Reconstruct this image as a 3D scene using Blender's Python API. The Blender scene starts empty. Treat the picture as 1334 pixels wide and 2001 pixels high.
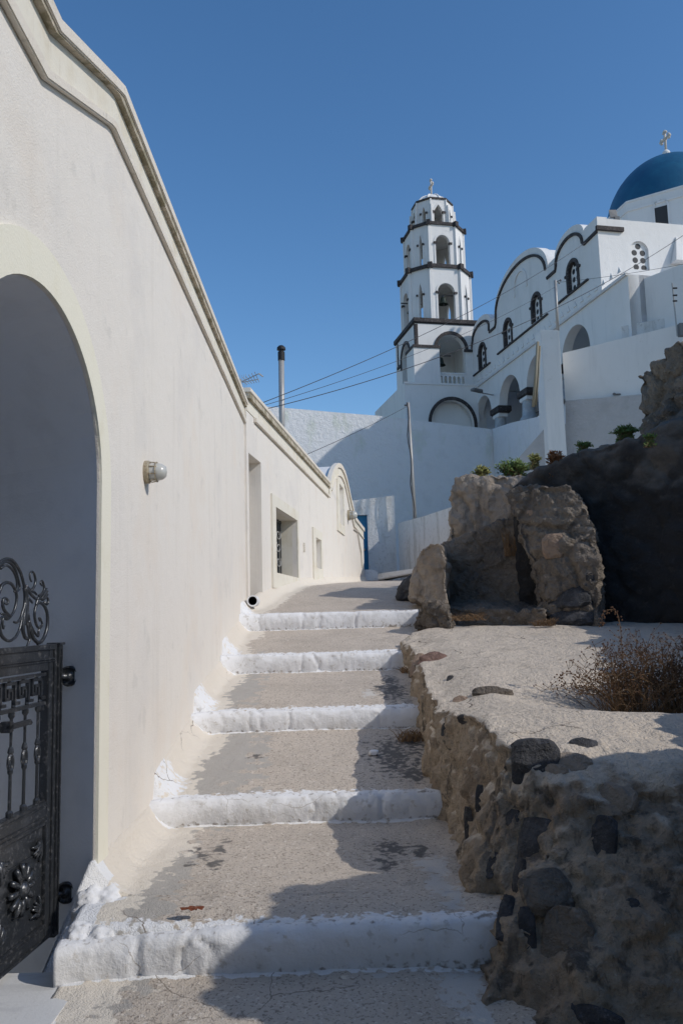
import bpy, bmesh, math, random
from mathutils import Vector, noise
from mathutils.geometry import tessellate_polygon
from mathutils.bvhtree import BVHTree
random.seed(7)
rad = math.radians
C = bpy.context.scene.collection

# ------------------------------------------------------------------ camera geometry (eye at the origin, +Y up the lane)
FPX = 1615.0; PITCH = rad(7.2); ROLL = rad(1.5)
FW = Vector((0, math.cos(PITCH), math.sin(PITCH)))
_u = Vector((0, -math.sin(PITCH), math.cos(PITCH))); _r = Vector((1, 0, 0))
RT = _r * math.cos(ROLL) - _u * math.sin(ROLL)
UP = _r * math.sin(ROLL) + _u * math.cos(ROLL)
def ray(x, y): return FW + RT * ((x - 667) / FPX) - UP * ((y - 1000.5) / FPX)
def atY(x, y, Y):
    d = ray(x, y); return d * (Y / d.y)
def atX(x, y, X):
    d = ray(x, y); return d * (X / d.x)

SUN = Vector((0.735, -0.343, 0.585)).normalized()

# ------------------------------------------------------------------ materials
def M(name, base, rough=0.9, spec=0.25, metal=0.0, layers=(), bumps=(), bump_strength=1.0, attr=None, attrs=(), cracks=(), over=()):
    """layers: (scale, detail, lo, hi, colour, amount); bumps: (kind, scale, detail, weight); attrs: (attribute, colour, noise scale, softness)"""
    m = bpy.data.materials.new(name); m.use_nodes = True
    nt = m.node_tree; N = nt.nodes; L = nt.links
    b = N['Principled BSDF']
    b.inputs['Roughness'].default_value = rough; b.inputs['Metallic'].default_value = metal
    b.inputs['Specular IOR Level'].default_value = spec
    geo = N.new('ShaderNodeNewGeometry'); pos = geo.outputs['Position']
    def vec(scale):
        if isinstance(scale, tuple):
            v = N.new('ShaderNodeVectorMath'); v.operation = 'MULTIPLY'; v.inputs[1].default_value = scale
            L.new(pos, v.inputs[0]); return v.outputs[0], 1.0
        return pos, scale
    col = None
    def mix(fac, c2):
        nonlocal col
        mx = N.new('ShaderNodeMix'); mx.data_type = 'RGBA'
        L.new(fac, mx.inputs[0])
        if col is None: mx.inputs[6].default_value = (*base, 1)
        else: L.new(col, mx.inputs[6])
        mx.inputs[7].default_value = (*c2, 1)
        col = mx.outputs[2]
    def rng(src, lo, hi, amount=1.0):
        r = N.new('ShaderNodeMapRange'); r.interpolation_type = 'SMOOTHSTEP'
        r.inputs[1].default_value = lo; r.inputs[2].default_value = hi; r.inputs[3].default_value = 0; r.inputs[4].default_value = amount
        L.new(src, r.inputs[0]); return r.outputs[0]
    for (sc, det, lo, hi, c2, am) in layers:
        v, s = vec(sc)
        n = N.new('ShaderNodeTexNoise'); n.inputs['Scale'].default_value = s; n.inputs['Detail'].default_value = det
        n.inputs['Roughness'].default_value = 0.6
        L.new(v, n.inputs['Vector'])
        mix(rng(n.outputs[0], lo, hi, am), c2)
    for (an, c2, sc, soft) in attrs:
        a = N.new('ShaderNodeAttribute'); a.attribute_name = an
        n = N.new('ShaderNodeTexNoise'); n.inputs['Scale'].default_value = sc; n.inputs['Detail'].default_value = 6
        L.new(pos, n.inputs['Vector'])
        ad = N.new('ShaderNodeMath'); ad.operation = 'ADD'; L.new(a.outputs['Fac'], ad.inputs[0]); L.new(n.outputs[0], ad.inputs[1])
        mix(rng(ad.outputs[0], 1.0 - soft, 1.0 + soft), c2)
    for (sc, det, lo, hi, c2, am) in over:         # weathering that runs over everything
        v, s = vec(sc)
        n = N.new('ShaderNodeTexNoise'); n.inputs['Scale'].default_value = s; n.inputs['Detail'].default_value = det; n.inputs['Roughness'].default_value = .65
        L.new(v, n.inputs['Vector']); mix(rng(n.outputs[0], lo, hi, am), c2)
    for (sc, wd, c2, lo, hi) in cracks:            # hairline cracks, only where a broad noise lets them
        dn = N.new('ShaderNodeTexNoise'); dn.inputs['Scale'].default_value = sc * 2.5; dn.inputs['Detail'].default_value = 5; L.new(pos, dn.inputs['Vector'])
        va = N.new('ShaderNodeVectorMath'); va.operation = 'MULTIPLY_ADD'; va.inputs[1].default_value = (.35 / sc,) * 3; L.new(dn.outputs['Color'], va.inputs[0]); L.new(pos, va.inputs[2])
        vo = N.new('ShaderNodeTexVoronoi'); vo.feature = 'DISTANCE_TO_EDGE'; vo.inputs['Scale'].default_value = sc; L.new(va.outputs[0], vo.inputs['Vector'])
        f1 = rng(vo.outputs['Distance'], wd, wd * .25)
        mn = N.new('ShaderNodeTexNoise'); mn.inputs['Scale'].default_value = sc * .7; L.new(pos, mn.inputs['Vector'])
        mu = N.new('ShaderNodeMath'); mu.operation = 'MULTIPLY'; L.new(f1, mu.inputs[0]); L.new(rng(mn.outputs[0], lo, hi), mu.inputs[1])
        mix(mu.outputs[0], c2)
    if col is None: b.inputs['Base Color'].default_value = (*base, 1)
    else: L.new(col, b.inputs['Base Color'])
    if bumps:
        tot = None
        for (kind, sc, det, w) in bumps:
            v, s = vec(sc)
            if kind == 'n':
                n = N.new('ShaderNodeTexNoise'); n.inputs['Scale'].default_value = s; n.inputs['Detail'].default_value = det
                n.inputs['Roughness'].default_value = 0.62; out = n.outputs[0]
            else:
                n = N.new('ShaderNodeTexVoronoi'); n.inputs['Scale'].default_value = s
                if kind == 'e': n.feature = 'DISTANCE_TO_EDGE'
                out = n.outputs['Distance']
            L.new(v, n.inputs['Vector'])
            mu = N.new('ShaderNodeMath'); mu.operation = 'MULTIPLY'; mu.inputs[1].default_value = w
            L.new(out, mu.inputs[0])
            if tot is None: tot = mu.outputs[0]
            else:
                ad = N.new('ShaderNodeMath'); ad.operation = 'ADD'; L.new(tot, ad.inputs[0]); L.new(mu.outputs[0], ad.inputs[1]); tot = ad.outputs[0]
        bp = N.new('ShaderNodeBump'); bp.inputs['Distance'].default_value = 1.0; bp.inputs['Strength'].default_value = bump_strength
        L.new(tot, bp.inputs['Height']); L.new(bp.outputs[0], b.inputs['Normal'])
    return m

WALL = M('stucco_white', (.745, .70, .635), layers=[((5, 5, .55), 5, .52, .76, (.62, .575, .51), .40), (1.1, 4, .50, .75, (.72, .63, .53), .45), (160, 2, .58, .75, (.56, .53, .49), .5),
         ((11, 11, .7), 5, .58, .78, (.57, .54, .49), .22), (.7, 5, .52, .66, (.66, .625, .58), .6), (3.2, 6, .60, .70, (.60, .57, .52), .5)],
         bumps=[('n', 110, 3, .0035), ('n', 12, 3, .004), ('n', 2.0, 2, .012)])
TRIM = M('cream_trim', (.72, .68, .585), layers=[(3, 5, .45, .7, (.62, .55, .42), .6), ((20, 20, 2), 4, .55, .8, (.50, .43, .33), .5)], bumps=[('n', 90, 3, .002), ('n', 9, 2, .003)])
CORN = M('cornice_plaster', (.70, .645, .56), layers=[(2.5, 5, .45, .7, (.60, .53, .43), .6), (14, 5, .58, .74, (.36, .33, .25), .55)], bumps=[('n', 80, 3, .003), ('n', 8, 2, .005)])
MOSS_SHADE = M('mossy_shaded_edge', (.52, .46, .37), layers=[(6, 6, .42, .6, (.20, .18, .11), .8), (40, 3, .5, .7, (.30, .27, .2), .6)], bumps=[('n', 60, 4, .006)])  # mossy tone that also carries the cornice underside's shadow strip in its colour
ARCHP = M('arch_paint', (.77, .735, .615), layers=[(4, 4, .5, .75, (.68, .63, .47), .5)], bumps=[('n', 70, 3, .002)])
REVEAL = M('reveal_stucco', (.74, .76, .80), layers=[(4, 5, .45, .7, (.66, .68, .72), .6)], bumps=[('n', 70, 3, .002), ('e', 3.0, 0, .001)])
CHURCH = M('church_whitewash', (.73, .72, .70), layers=[((2.2, 2.2, .3), 6, .5, .72, (.60, .595, .58), .6), (.5, 3, .5, .75, (.66, .65, .62), .6), (5, 5, .62, .74, (.56, .55, .52), .4)], bumps=[('n', 30, 3, .006), ('n', 3, 3, .012)])
CHROUGH = M('rough_stucco', (.66, .655, .65), layers=[(3, 5, .45, .7, (.57, .56, .54), .6), ((1.5, 1.5, .4), 4, .55, .72, (.50, .51, .43), .4)], bumps=[('n', 7, 5, .05), ('n', 22, 3, .02)])
RETAIN = M('retaining_whitewash', (.72, .725, .73), layers=[((1.2, 1.2, .5), 5, .56, .72, (.55, .60, .50), .55), (2, 4, .5, .7, (.64, .64, .64), .5)], bumps=[('n', 6, 5, .05), ('n', 20, 3, .02)])
GREYST = M('grey_stucco', (.47, .455, .45), layers=[(2, 5, .45, .7, (.40, .385, .38), .7), (12, 5, .55, .7, (.54, .53, .52), .5)], bumps=[('n', 6, 5, .05), ('n', 20, 3, .02)])
OLDW = M('old_whitewash', (.64, .625, .60), layers=[((2.5, 2.5, .7), 6, .48, .66, (.44, .42, .38), .75), (9, 6, .54, .68, (.38, .36, .33), .5)], bumps=[('n', 9, 5, .03), ('n', 30, 3, .008)])
BLACK = M('basalt_trim', (.045, .040, .040), rough=.75, layers=[(3, 5, .45, .7, (.09, .075, .07), .7), (14, 4, .55, .68, (.30, .27, .26), .4)], bumps=[('n', 14, 4, .03)])
DARKIN = M('dark_interior', (.05, .052, .055))
BLUE = M('dome_blue', (.010, .085, .17), rough=.42, spec=.5, layers=[(1.3, 4, .45, .7, (.016, .12, .21), .7), ((1.5, 1.5, .3), 4, .5, .7, (.015, .07, .15), .5)], bumps=[('n', 2, 3, .02)])
BLUED = M('door_blue', (.02, .19, .36), rough=.5, spec=.4, layers=[((30, 30, 1), 3, .5, .7, (.03, .14, .28), .5)], bumps=[('n', (40, 40, 2), 2, .002)])
WHITEW = M('step_whitewash', (.73, .73, .735), cracks=[(2.2, .006, (.42, .39, .36), .54, .64)], layers=[(4, 6, .46, .68, (.62, .612, .60), .8), (18, 6, .58, .68, (.47, .44, .40), .65)], bumps=[('n', 60, 4, .0035), ('n', 14, 4, .008)],
           attrs=[('dirt', (.30, .27, .24), 30, .10)])
PATH = M('concrete_path', (.55, .48, .405), cracks=[(1.3, .006, (.24, .205, .17), .54, .64)], layers=[(1.6, 5, .42, .68, (.47, .41, .345), .8), (60, 3, .54, .64, (.25, .21, .175), .85), (42, 2, .60, .68, (.68, .62, .55), .8), (7, 6, .60, .72, (.38, .335, .285), .6)],
         bumps=[('n', 120, 3, .006), ('n', 30, 4, .008), ('n', 5, 4, .02)],
         attrs=[('patch', (.43, .40, .36), 8, .04), ('dark', (.15, .14, .13), 22, .10), ('chip', (.58, .55, .51), 20, .04), ('cream', (.72, .655, .56), 14, .05), ('white', (.80, .80, .80), 25, .06)])
ROCKP = M('rubble_plaster', (.40, .335, .26), layers=[(1.3, 6, .42, .62, (.30, .25, .20), .9), (5, 6, .56, .66, (.14, .115, .095), .75), ((4, 4, 1.6), 6, .58, .68, (.50, .45, .37), .7), (80, 3, .58, .72, (.20, .16, .12), .5)],
          bumps=[('n', 60, 5, .012), ('n', (14, 14, 7), 6, .05), ('n', 4, 5, .08)])
ROCKTOP = M('terrace_plaster', (.55, .475, .39), layers=[(1.4, 5, .45, .65, (.46, .40, .325), .8), (11, 6, .56, .70, (.33, .28, .225), .6), (90, 2, .56, .70, (.36, .31, .25), .5), ((2, 7, 2), 5, .60, .72, (.60, .56, .48), .5)],
            bumps=[('n', 80, 4, .007), ('n', 9, 6, .018), ('n', 3, 3, .03)], attrs=[('side', (.24, .19, .145), 4, .12)])
FACE = M('wall_face', (.37, .295, .215), layers=[(1.3, 6, .42, .62, (.26, .20, .145), .9), ((22, 22, 6), 5, .54, .66, (.13, .105, .08), .7), ((6, 6, 2.2), 6, .56, .65, (.08, .07, .06), .9), ((7, 7, 2.0), 6, .61, .68, (.40, .35, .28), .7), (80, 3, .58, .72, (.16, .13, .10), .5)],
         bumps=[('n', 60, 5, .010), ('n', 18, 6, .03), ('n', 40, 5, .014), ('n', 5, 5, .05)], attrs=[('top', (.63, .545, .445), 7, .13)], over=[(2.2, 6, .50, .70, (.45, .385, .31), .55), (13, 6, .57, .68, (.30, .25, .20), .55), (70, 3, .58, .68, (.22, .18, .145), .55), (28, 4, .62, .70, (.55, .49, .41), .4)], cracks=[(1.6, .010, (.12, .10, .08), .52, .62)])
# the top of the wall keeps the grain of the terrace plaster
ROCKG = M('grey_rock', (.25, .21, .168), layers=[(1.1, 6, .42, .62, (.165, .14, .115), .9), (4, 6, .57, .66, (.11, .10, .09), .8), (9, 6, .62, .70, (.42, .37, .31), .6), (70, 3, .58, .72, (.16, .14, .12), .5)],
          bumps=[('n', 50, 5, .022), ('n', 14, 6, .09), ('n', 3.5, 5, .09)])
ROCKL = M('tan_rock', (.36, .30, .24), layers=[(1.1, 6, .42, .62, (.26, .215, .17), .9), ((5, 5, 1.5), 6, .57, .66, (.18, .15, .12), .7), (70, 3, .58, .72, (.22, .19, .16), .5)],
          bumps=[('n', 50, 5, .014), ('n', 12, 6, .06), ('n', 3.5, 5, .09)])
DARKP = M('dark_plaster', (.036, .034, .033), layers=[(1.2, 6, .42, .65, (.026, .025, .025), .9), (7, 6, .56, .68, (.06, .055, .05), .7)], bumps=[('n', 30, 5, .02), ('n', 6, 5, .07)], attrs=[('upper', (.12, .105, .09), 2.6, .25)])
BASALT = M('basalt', (.042, .042, .045), rough=.75, spec=.4, layers=[(9, 6, .45, .65, (.085, .085, .09), .8), (45, 4, .58, .7, (.17, .165, .16), .5)], bumps=[('n', 60, 5, .02), ('n', 14, 4, .05)])
REDST = M('red_stone', (.20, .125, .10), layers=[(9, 6, .45, .65, (.28, .19, .15), .8), (30, 4, .55, .7, (.11, .075, .06), .6)], bumps=[('n', 50, 5, .015), ('n', 12, 4, .05)])
PINKST = M('ochre_stone', (.28, .205, .15), layers=[(7, 6, .45, .65, (.22, .155, .115), .8)], bumps=[('n', 50, 5, .012), ('n', 9, 4, .05)])
MARBLE = M('marble', (.62, .62, .61), rough=.5, spec=.4, layers=[((2, 9, 9), 7, .52, .62, (.50, .50, .50), .6), (40, 3, .6, .7, (.5, .48, .45), .4)], bumps=[('n', 40, 3, .0015)])
IRON = M('wrought_iron', (.034, .038, .044), rough=.30, spec=.8, metal=.35, layers=[(40, 5, .54, .68, (.17, .17, .175), .7), (6, 5, .50, .72, (.075, .08, .09), .7)], bumps=[('n', 90, 3, .0015)])
STEEL = M('galvanised_steel', (.36, .355, .345), rough=.5, metal=.35, layers=[((20, 20, 2), 4, .5, .7, (.26, .25, .23), .6)])
GREYM = M('grey_metal', (.17, .17, .17), rough=.55, metal=.2)
CAP = M('black_cap', (.02, .02, .022), rough=.5)
CABLE = M('black_cable', (.05, .05, .055), rough=.6)
GLASS = M('frosted_glass', (.46, .46, .43), rough=.25, spec=.6)
CAGE = M('lamp_cage', (.38, .33, .24), rough=.5, metal=.3, layers=[(60, 4, .5, .65, (.24, .15, .09), .7)])
BRONZE = M('bronze', (.028, .04, .034), rough=.55, metal=.4)
COLUMN = M('grey_marble_column', (.36, .38, .40), rough=.6, layers=[(5, 6, .45, .65, (.48, .50, .52), .7)], bumps=[('n', 25, 3, .004)])
PIPEY = M('old_pipe', (.24, .22, .17), rough=.7, layers=[((6, 6, 1), 5, .45, .65, (.20, .17, .11), .8)])
VOID = M('pipe_void', (.006, .006, .006))
CROSSM = M('cross_stone', (.62, .57, .51), layers=[(9, 4, .45, .65, (.48, .44, .39), .6)])
DISK = M('window_hole', (.02, .022, .025), rough=.4)
DRY = M('dry_stem', (.17, .105, .055), layers=[(30, 3, .45, .65, (.26, .17, .10), .7)])
SEED = M('seed_head', (.11, .06, .035))
RUST = M('rust_plant', (.20, .085, .035), layers=[(20, 3, .45, .65, (.30, .14, .06), .7)])
LEAF = M('shrub_leaf', (.11, .17, .045), layers=[(18, 3, .42, .62, (.19, .25, .08), .8)])
LEAFY = M('shrub_leaf_yellow', (.24, .25, .08), layers=[(18, 3, .42, .62, (.32, .30, .12), .8)])
BROWN = M('dead_leaf', (.16, .05, .025), layers=[(60, 3, .45, .6, (.24, .09, .05), .7)])
EARTH = M('dry_earth', (.28, .24, .18), layers=[(.4, 6, .45, .65, (.16, .16, .09), .7)], bumps=[('n', 3, 5, .05)])

# ------------------------------------------------------------------ object helpers
def tag(o, label=None, cat=None, group=None, kind=None):
    if label: o['label'] = label
    if cat: o['category'] = cat
    if group: o['group'] = group
    if kind: o['kind'] = kind
    return o
def thing(name, loc, label, cat, group=None):
    o = bpy.data.objects.new(name, None); C.objects.link(o); o.location = loc; o.empty_display_size = .1
    return tag(o, label, cat, group)
def base_of(o):
    v = Vector((0, 0, 0))
    while o: v += Vector(o.location); o = o.parent
    return v

class MB:
    def __init__(s): s.v = []; s.f = []; s.mi = []; s.m = 0
    def add(s, vs, fs):
        k = len(s.v); s.v += [Vector(p) for p in vs]; s.f += [tuple(i + k for i in f) for f in fs]; s.mi += [s.m] * len(fs); return s
    def prism(s, a, b):
        """loft between two equal loops, capped (caps tessellated)"""
        n = len(a); k = len(s.v)
        s.v += [Vector(p) for p in a] + [Vector(p) for p in b]
        for i in range(n):
            j = (i + 1) % n; s.f.append((k + i, k + j, k + n + j, k + n + i)); s.mi.append(s.m)
        if n == 4: caps = [(0, 1, 2, 3)]
        else: caps = tessellate_polygon([[Vector(p) for p in a]])
        for t in caps:
            s.f.append(tuple(k + i for i in reversed(t))); s.f.append(tuple(k + n + i for i in t)); s.mi += [s.m] * 2
        return s
    def box(s, x0, x1, y0, y1, z0, z1):
        return s.prism([(x0, y0, z0), (x1, y0, z0), (x1, y1, z0), (x0, y1, z0)], [(x0, y0, z1), (x1, y0, z1), (x1, y1, z1), (x0, y1, z1)])
    def tube(s, pts, r, n=6, r1=None, closed=False):
        pts = [Vector(p) for p in pts]; N = len(pts); rings = []
        prev = None
        for i, p in enumerate(pts):
            if closed: t = pts[(i + 1) % N] - pts[i - 1]
            else: t = pts[min(i + 1, N - 1)] - pts[max(i - 1, 0)]
            if t.length < 1e-9: t = Vector((0, 0, 1))
            t.normalize()
            if prev is None:
                a = t.orthogonal().normalized()
            else:
                a = prev - t * prev.dot(t)
                a = a.normalized() if a.length > 1e-6 else t.orthogonal().normalized()
            prev = a; b = t.cross(a)
            rr = r if r1 is None else r + (r1 - r) * i / max(1, N - 1)
            if callable(r): rr = r(i / max(1, N - 1))
            k = len(s.v)
            for q in range(n):
                an = 2 * math.pi * q / n; s.v.append(p + a * (rr * math.cos(an)) + b * (rr * math.sin(an)))
            rings.append(k)
        R = N if closed else N - 1
        for i in range(R):
            k0 = rings[i]; k1 = rings[(i + 1) % N]
            for q in range(n):
                s.f.append((k0 + q, k0 + (q + 1) % n, k1 + (q + 1) % n, k1 + q)); s.mi.append(s.m)
        if not closed:
            s.f.append(tuple(rings[0] + q for q in range(n))[::-1]); s.f.append(tuple(rings[-1] + q for q in range(n))); s.mi += [s.m] * 2
        return s
    def lathe(s, c, prof, n=24, axis=Vector((0, 0, 1)), a0=0, a1=2 * math.pi):
        c = Vector(c); axis = Vector(axis).normalized(); e1 = axis.orthogonal().normalized(); e2 = axis.cross(e1)
        full = abs(a1 - a0 - 2 * math.pi) < 1e-6; cols = n if full else n + 1
        k = len(s.v)
        for (r, h) in prof:
            for q in range(cols):
                an = a0 + (a1 - a0) * q / n
                s.v.append(c + axis * h + e1 * (max(r, 1e-4) * math.cos(an)) + e2 * (max(r, 1e-4) * math.sin(an)))
        for i in range(len(prof) - 1):
            for q in range(n):
                q1 = (q + 1) % cols
                s.f.append((k + i * cols + q, k + i * cols + q1, k + (i + 1) * cols + q1, k + (i + 1) * cols + q)); s.mi.append(s.m)
        return s
    def sphere(s, c, r, n=10, sq=(1, 1, 1)):
        k = len(s.v); s.lathe((0, 0, 0), [(r * math.sin(math.pi * i / n), -r * math.cos(math.pi * i / n)) for i in range(n + 1)], n=n + 2)
        for i in range(k, len(s.v)): s.v[i] = Vector(c) + Vector((s.v[i].x * sq[0], s.v[i].y * sq[1], s.v[i].z * sq[2]))
        return s
    def build(s, name, mats, parent=None, smooth=False, loc=None, bevel=0.0, recalc=True):
        if not isinstance(mats, (list, tuple)): mats = [mats]
        if parent is not None: off = base_of(parent)
        elif loc is not None: off = Vector(loc)
        else: off = Vector((0, 0, 0))
        me = bpy.data.meshes.new(name)
        me.from_pydata([p - off for p in s.v], [], s.f)
        for m in mats: me.materials.append(m)
        for p, mi in zip(me.polygons, s.mi): p.material_index = mi
        bm = bmesh.new(); bm.from_mesh(me)
        if bevel > 0 or recalc: bmesh.ops.remove_doubles(bm, verts=bm.verts, dist=1e-5)
        if recalc: bmesh.ops.recalc_face_normals(bm, faces=bm.faces)
        if bevel > 0:
            ed = [e for e in bm.edges if len(e.link_faces) == 2 and e.calc_face_angle(0) > 0.5]
            bmesh.ops.bevel(bm, geom=ed, offset=bevel, segments=2, affect='EDGES', clamp_overlap=True)
        bm.to_mesh(me); bm.free()
        if smooth:
            for p in me.polygons: p.use_smooth = True
        o = bpy.data.objects.new(name, me); C.objects.link(o)
        if parent is not None: o.parent = parent
        elif loc is not None: o.location = off
        return o

class Fr:
    """vertical plane: s along D, z up, o along the normal that faces the lane"""
    def __init__(s, O, D, sign=1):
        l = math.hypot(*D[:2]); s.D = Vector((D[0] / l, D[1] / l, 0)); s.n = Vector((s.D.y, -s.D.x, 0)) * sign; s.O = Vector((O[0], O[1], 0))
    def pt(s, a, z, o=0.0): return s.O + s.D * a + s.n * o + Vector((0, 0, z))
    def px(s, x, y, o=0.0):
        d = ray(x, y); P = s.O + s.n * o; t = P.dot(s.n) / d.dot(s.n); q = d * t
        return ((q - P).dot(s.D), q.z)
    def at(s, a, b=0.0): return (s.O + s.D * a + s.n * b)

def arch(sc, hw, z0, zs, rise, n=18, pointed=False):
    """closed outline, starts bottom-left, over the top, to bottom-right"""
    p = [(sc - hw, z0)]
    if pointed:
        for i in range(n + 1):
            t = i / n; x = -hw + 2 * hw * t; e = 1 - abs(x) / hw
            p.append((sc + x, zs + rise * math.sin(e * math.pi / 2) ** .75 * (0.55 + .45 * e)))
    else:
        for i in range(n + 1):
            a = math.pi * (1 - i / n); p.append((sc + hw * math.cos(a), zs + rise * math.sin(a)))
    p.append((sc + hw, z0))
    return p
def panel(mb, fr, outer, holes=(), o0=0.0, thick=.3, hole_thick=None):
    """wall slab from offset o0 back by thick, with through holes"""
    loops = [outer] + list(holes)
    tris = tessellate_polygon([[Vector((a, z, 0)) for a, z in l] for l in loops])
    flat = [q for l in loops for q in l]
    k = len(mb.v); n = len(flat)
    mb.v += [fr.pt(a, z, o0) for a, z in flat] + [fr.pt(a, z, o0 - thick) for a, z in flat]
    for t in tris:
        mb.f.append(tuple(k + i for i in t)); mb.f.append(tuple(k + n + i for i in reversed(t))); mb.mi += [mb.m] * 2
    c = 0
    for l in loops:
        m = len(l)
        for i in range(m):
            j = (i + 1) % m
            mb.f.append((k + c + i, k + c + j, k + n + c + j, k + n + c + i)); mb.mi.append(mb.m)
        c += m
    return mb
def ribbon(mb, fr, A, B, o0, o1):
    """bar between two polylines on the plane, from offset o0 to o1"""
    n = len(A)
    for i in range(n - 1):
        q = [A[i], A[i + 1], B[i + 1], B[i]]
        mb.prism([fr.pt(*p, o0) for p in q], [fr.pt(*p, o1) for p in q])
    return mb
def ring(mb, fr, inner, outer, o0, o1):
    """band between two open outlines as one strip (no inner walls)"""
    n = len(inner); k = len(mb.v)
    for o in (o0, o1):
        for l in (inner, outer): mb.v += [fr.pt(a, z, o) for a, z in l]
    I0, O0, I1, O1 = k, k + n, k + 2 * n, k + 3 * n
    for i in range(n - 1):
        for f in ((I1 + i, I1 + i + 1, O1 + i + 1, O1 + i), (I0 + i, O0 + i, O0 + i + 1, I0 + i + 1), (I0 + i, I0 + i + 1, I1 + i + 1, I1 + i), (O0 + i, O1 + i, O1 + i + 1, O0 + i + 1)):
            mb.f.append(f); mb.mi.append(mb.m)
    for i in (0, n - 1):
        mb.f.append((I0 + i, I1 + i, O1 + i, O0 + i)); mb.mi.append(mb.m)
    return mb
def fbox(mb, fr, s0, s1, z0, z1, o0, o1):
    return mb.prism([fr.pt(s0, z0, o0), fr.pt(s1, z0, o0), fr.pt(s1, z0, o1), fr.pt(s0, z0, o1)], [fr.pt(s0, z1, o0), fr.pt(s1, z1, o0), fr.pt(s1, z1, o1), fr.pt(s0, z1, o1)])
def smooth_line(pts, n=6):
    """Catmull-Rom through pts (tuples of any length)"""
    P = [Vector(p) if len(p) == 3 else Vector((*p, 0)) for p in pts]; out = []
    for i in range(len(P) - 1):
        a = P[max(i - 1, 0)]; b = P[i]; c = P[i + 1]; d = P[min(i + 2, len(P) - 1)]
        for j in range(n):
            t = j / n
            out.append(.5 * ((2 * b) + (c - a) * t + (2 * a - 5 * b + 4 * c - d) * t * t + (3 * b - a - 3 * c + d) * t ** 3))
    out.append(P[-1]); return out

def sstep(a, b, x):
    t = max(0, min(1, (x - a) / (b - a))); return t * t * (3 - 2 * t)
def fbm(p, f, oct=4): return noise.fractal(Vector(p) * f, 0.8, 2.1, oct)

def rock(name, mats, mb, voxel, disp, parent=None, loc=None, post=None, smooth=True, seed=0.0, cells=(), soft=6):
    """fuse the blocks of mb into one lump and weather it; disp = [(frequency, amplitude, octaves)]"""
    o = mb.build('raw', mats)
    md = o.modifiers.new('r', 'REMESH'); md.mode = 'VOXEL'; md.voxel_size = voxel; md.use_smooth_shade = True
    sm = o.modifiers.new('s', 'SMOOTH'); sm.factor = .5; sm.iterations = soft
    bpy.context.view_layer.update()
    dg = bpy.context.evaluated_depsgraph_get()
    me = bpy.data.meshes.new_from_object(o.evaluated_get(dg)); me.name = name
    bpy.data.objects.remove(o)
    S = Vector((seed, seed * 1.7, -seed))
    co = [v.co.copy() for v in me.vertices]; no = [v.normal.copy() for v in me.vertices]
    for v, p, n in zip(me.vertices, co, no):
        d = 0
        for (f, a, k) in disp: d += a * noise.fractal((p + S) * f, .8, 2.1, k)
        for (f, a) in cells:                       # broken blocks: faceted bumps with crevices between
            w_ = p + S + Vector((noise.noise(p * 2.1), noise.noise(p * 2.1 + Vector((7, 0, 0))), noise.noise(p * 2.1 + Vector((0, 9, 0))))) * .12
            D_, P_ = noise.voronoi(Vector((w_.x * f, w_.y * f, w_.z * f * 1.25)))
            e = D_[1] - D_[0]; h_ = noise.noise(P_[0] * 3.1)
            d += a * (h_ * .9 - 1.0 * (1 - sstep(0, .18, e)))
        q = p + n * d
        if post: q = post(q, n)
        v.co = q
    off = base_of(parent) if parent is not None else Vector(loc or (0, 0, 0))
    if off.length:
        for v in me.vertices: v.co -= off
    me.materials.clear()
    for m in (mats if isinstance(mats, (list, tuple)) else [mats]): me.materials.append(m)
    for p in me.polygons: p.use_smooth = smooth; p.material_index = 0
    me.update()
    r = bpy.data.objects.new(name, me); C.objects.link(r)
    if parent is not None: r.parent = parent
    else: r.location = off
    return r
def set_attr(o, name, fn):
    a = o.data.attributes.new(name, 'FLOAT', 'POINT'); off = base_of(o)
    vals = [fn(v.co + off, v.normal) for v in o.data.vertices]
    a.data.foreach_set('value', vals)
def bvh_of(o):
    off = base_of(o)
    return BVHTree.FromPolygons([v.co + off for v in o.data.vertices], [tuple(p.vertices) for p in o.data.polygons])
def hit(bvh, x, y):
    loc, n, i, d = bvh.ray_cast(Vector((0, 0, 0)), ray(x, y).normalized(), 200)
    return loc, n
def lump(mb, c, r, sq, seed, amp=.22, n=3):
    """an angular stone: a noisy icosphere"""
    bm = bmesh.new(); bmesh.ops.create_icosphere(bm, subdivisions=n, radius=1)
    vs = []
    for v in bm.verts:
        p = v.co.normalized(); d = 1 + amp * noise.fractal(p * 1.3 + Vector((seed, seed * .7, 3)), .8, 2.1, 4) + .12 * noise.noise(p * 2.7 + Vector((seed * 2, 1, seed)))
        q = p * d
        q = Vector([max(-.86, min(.86, c_)) for c_ in q])
        vs.append(Vector(c) + Vector((q.x * sq[0], q.y * sq[1], q.z * sq[2])) * r)
    mb.add(vs, [tuple(v.index for v in f.verts) for f in bm.faces]); bm.free(); return mb

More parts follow.
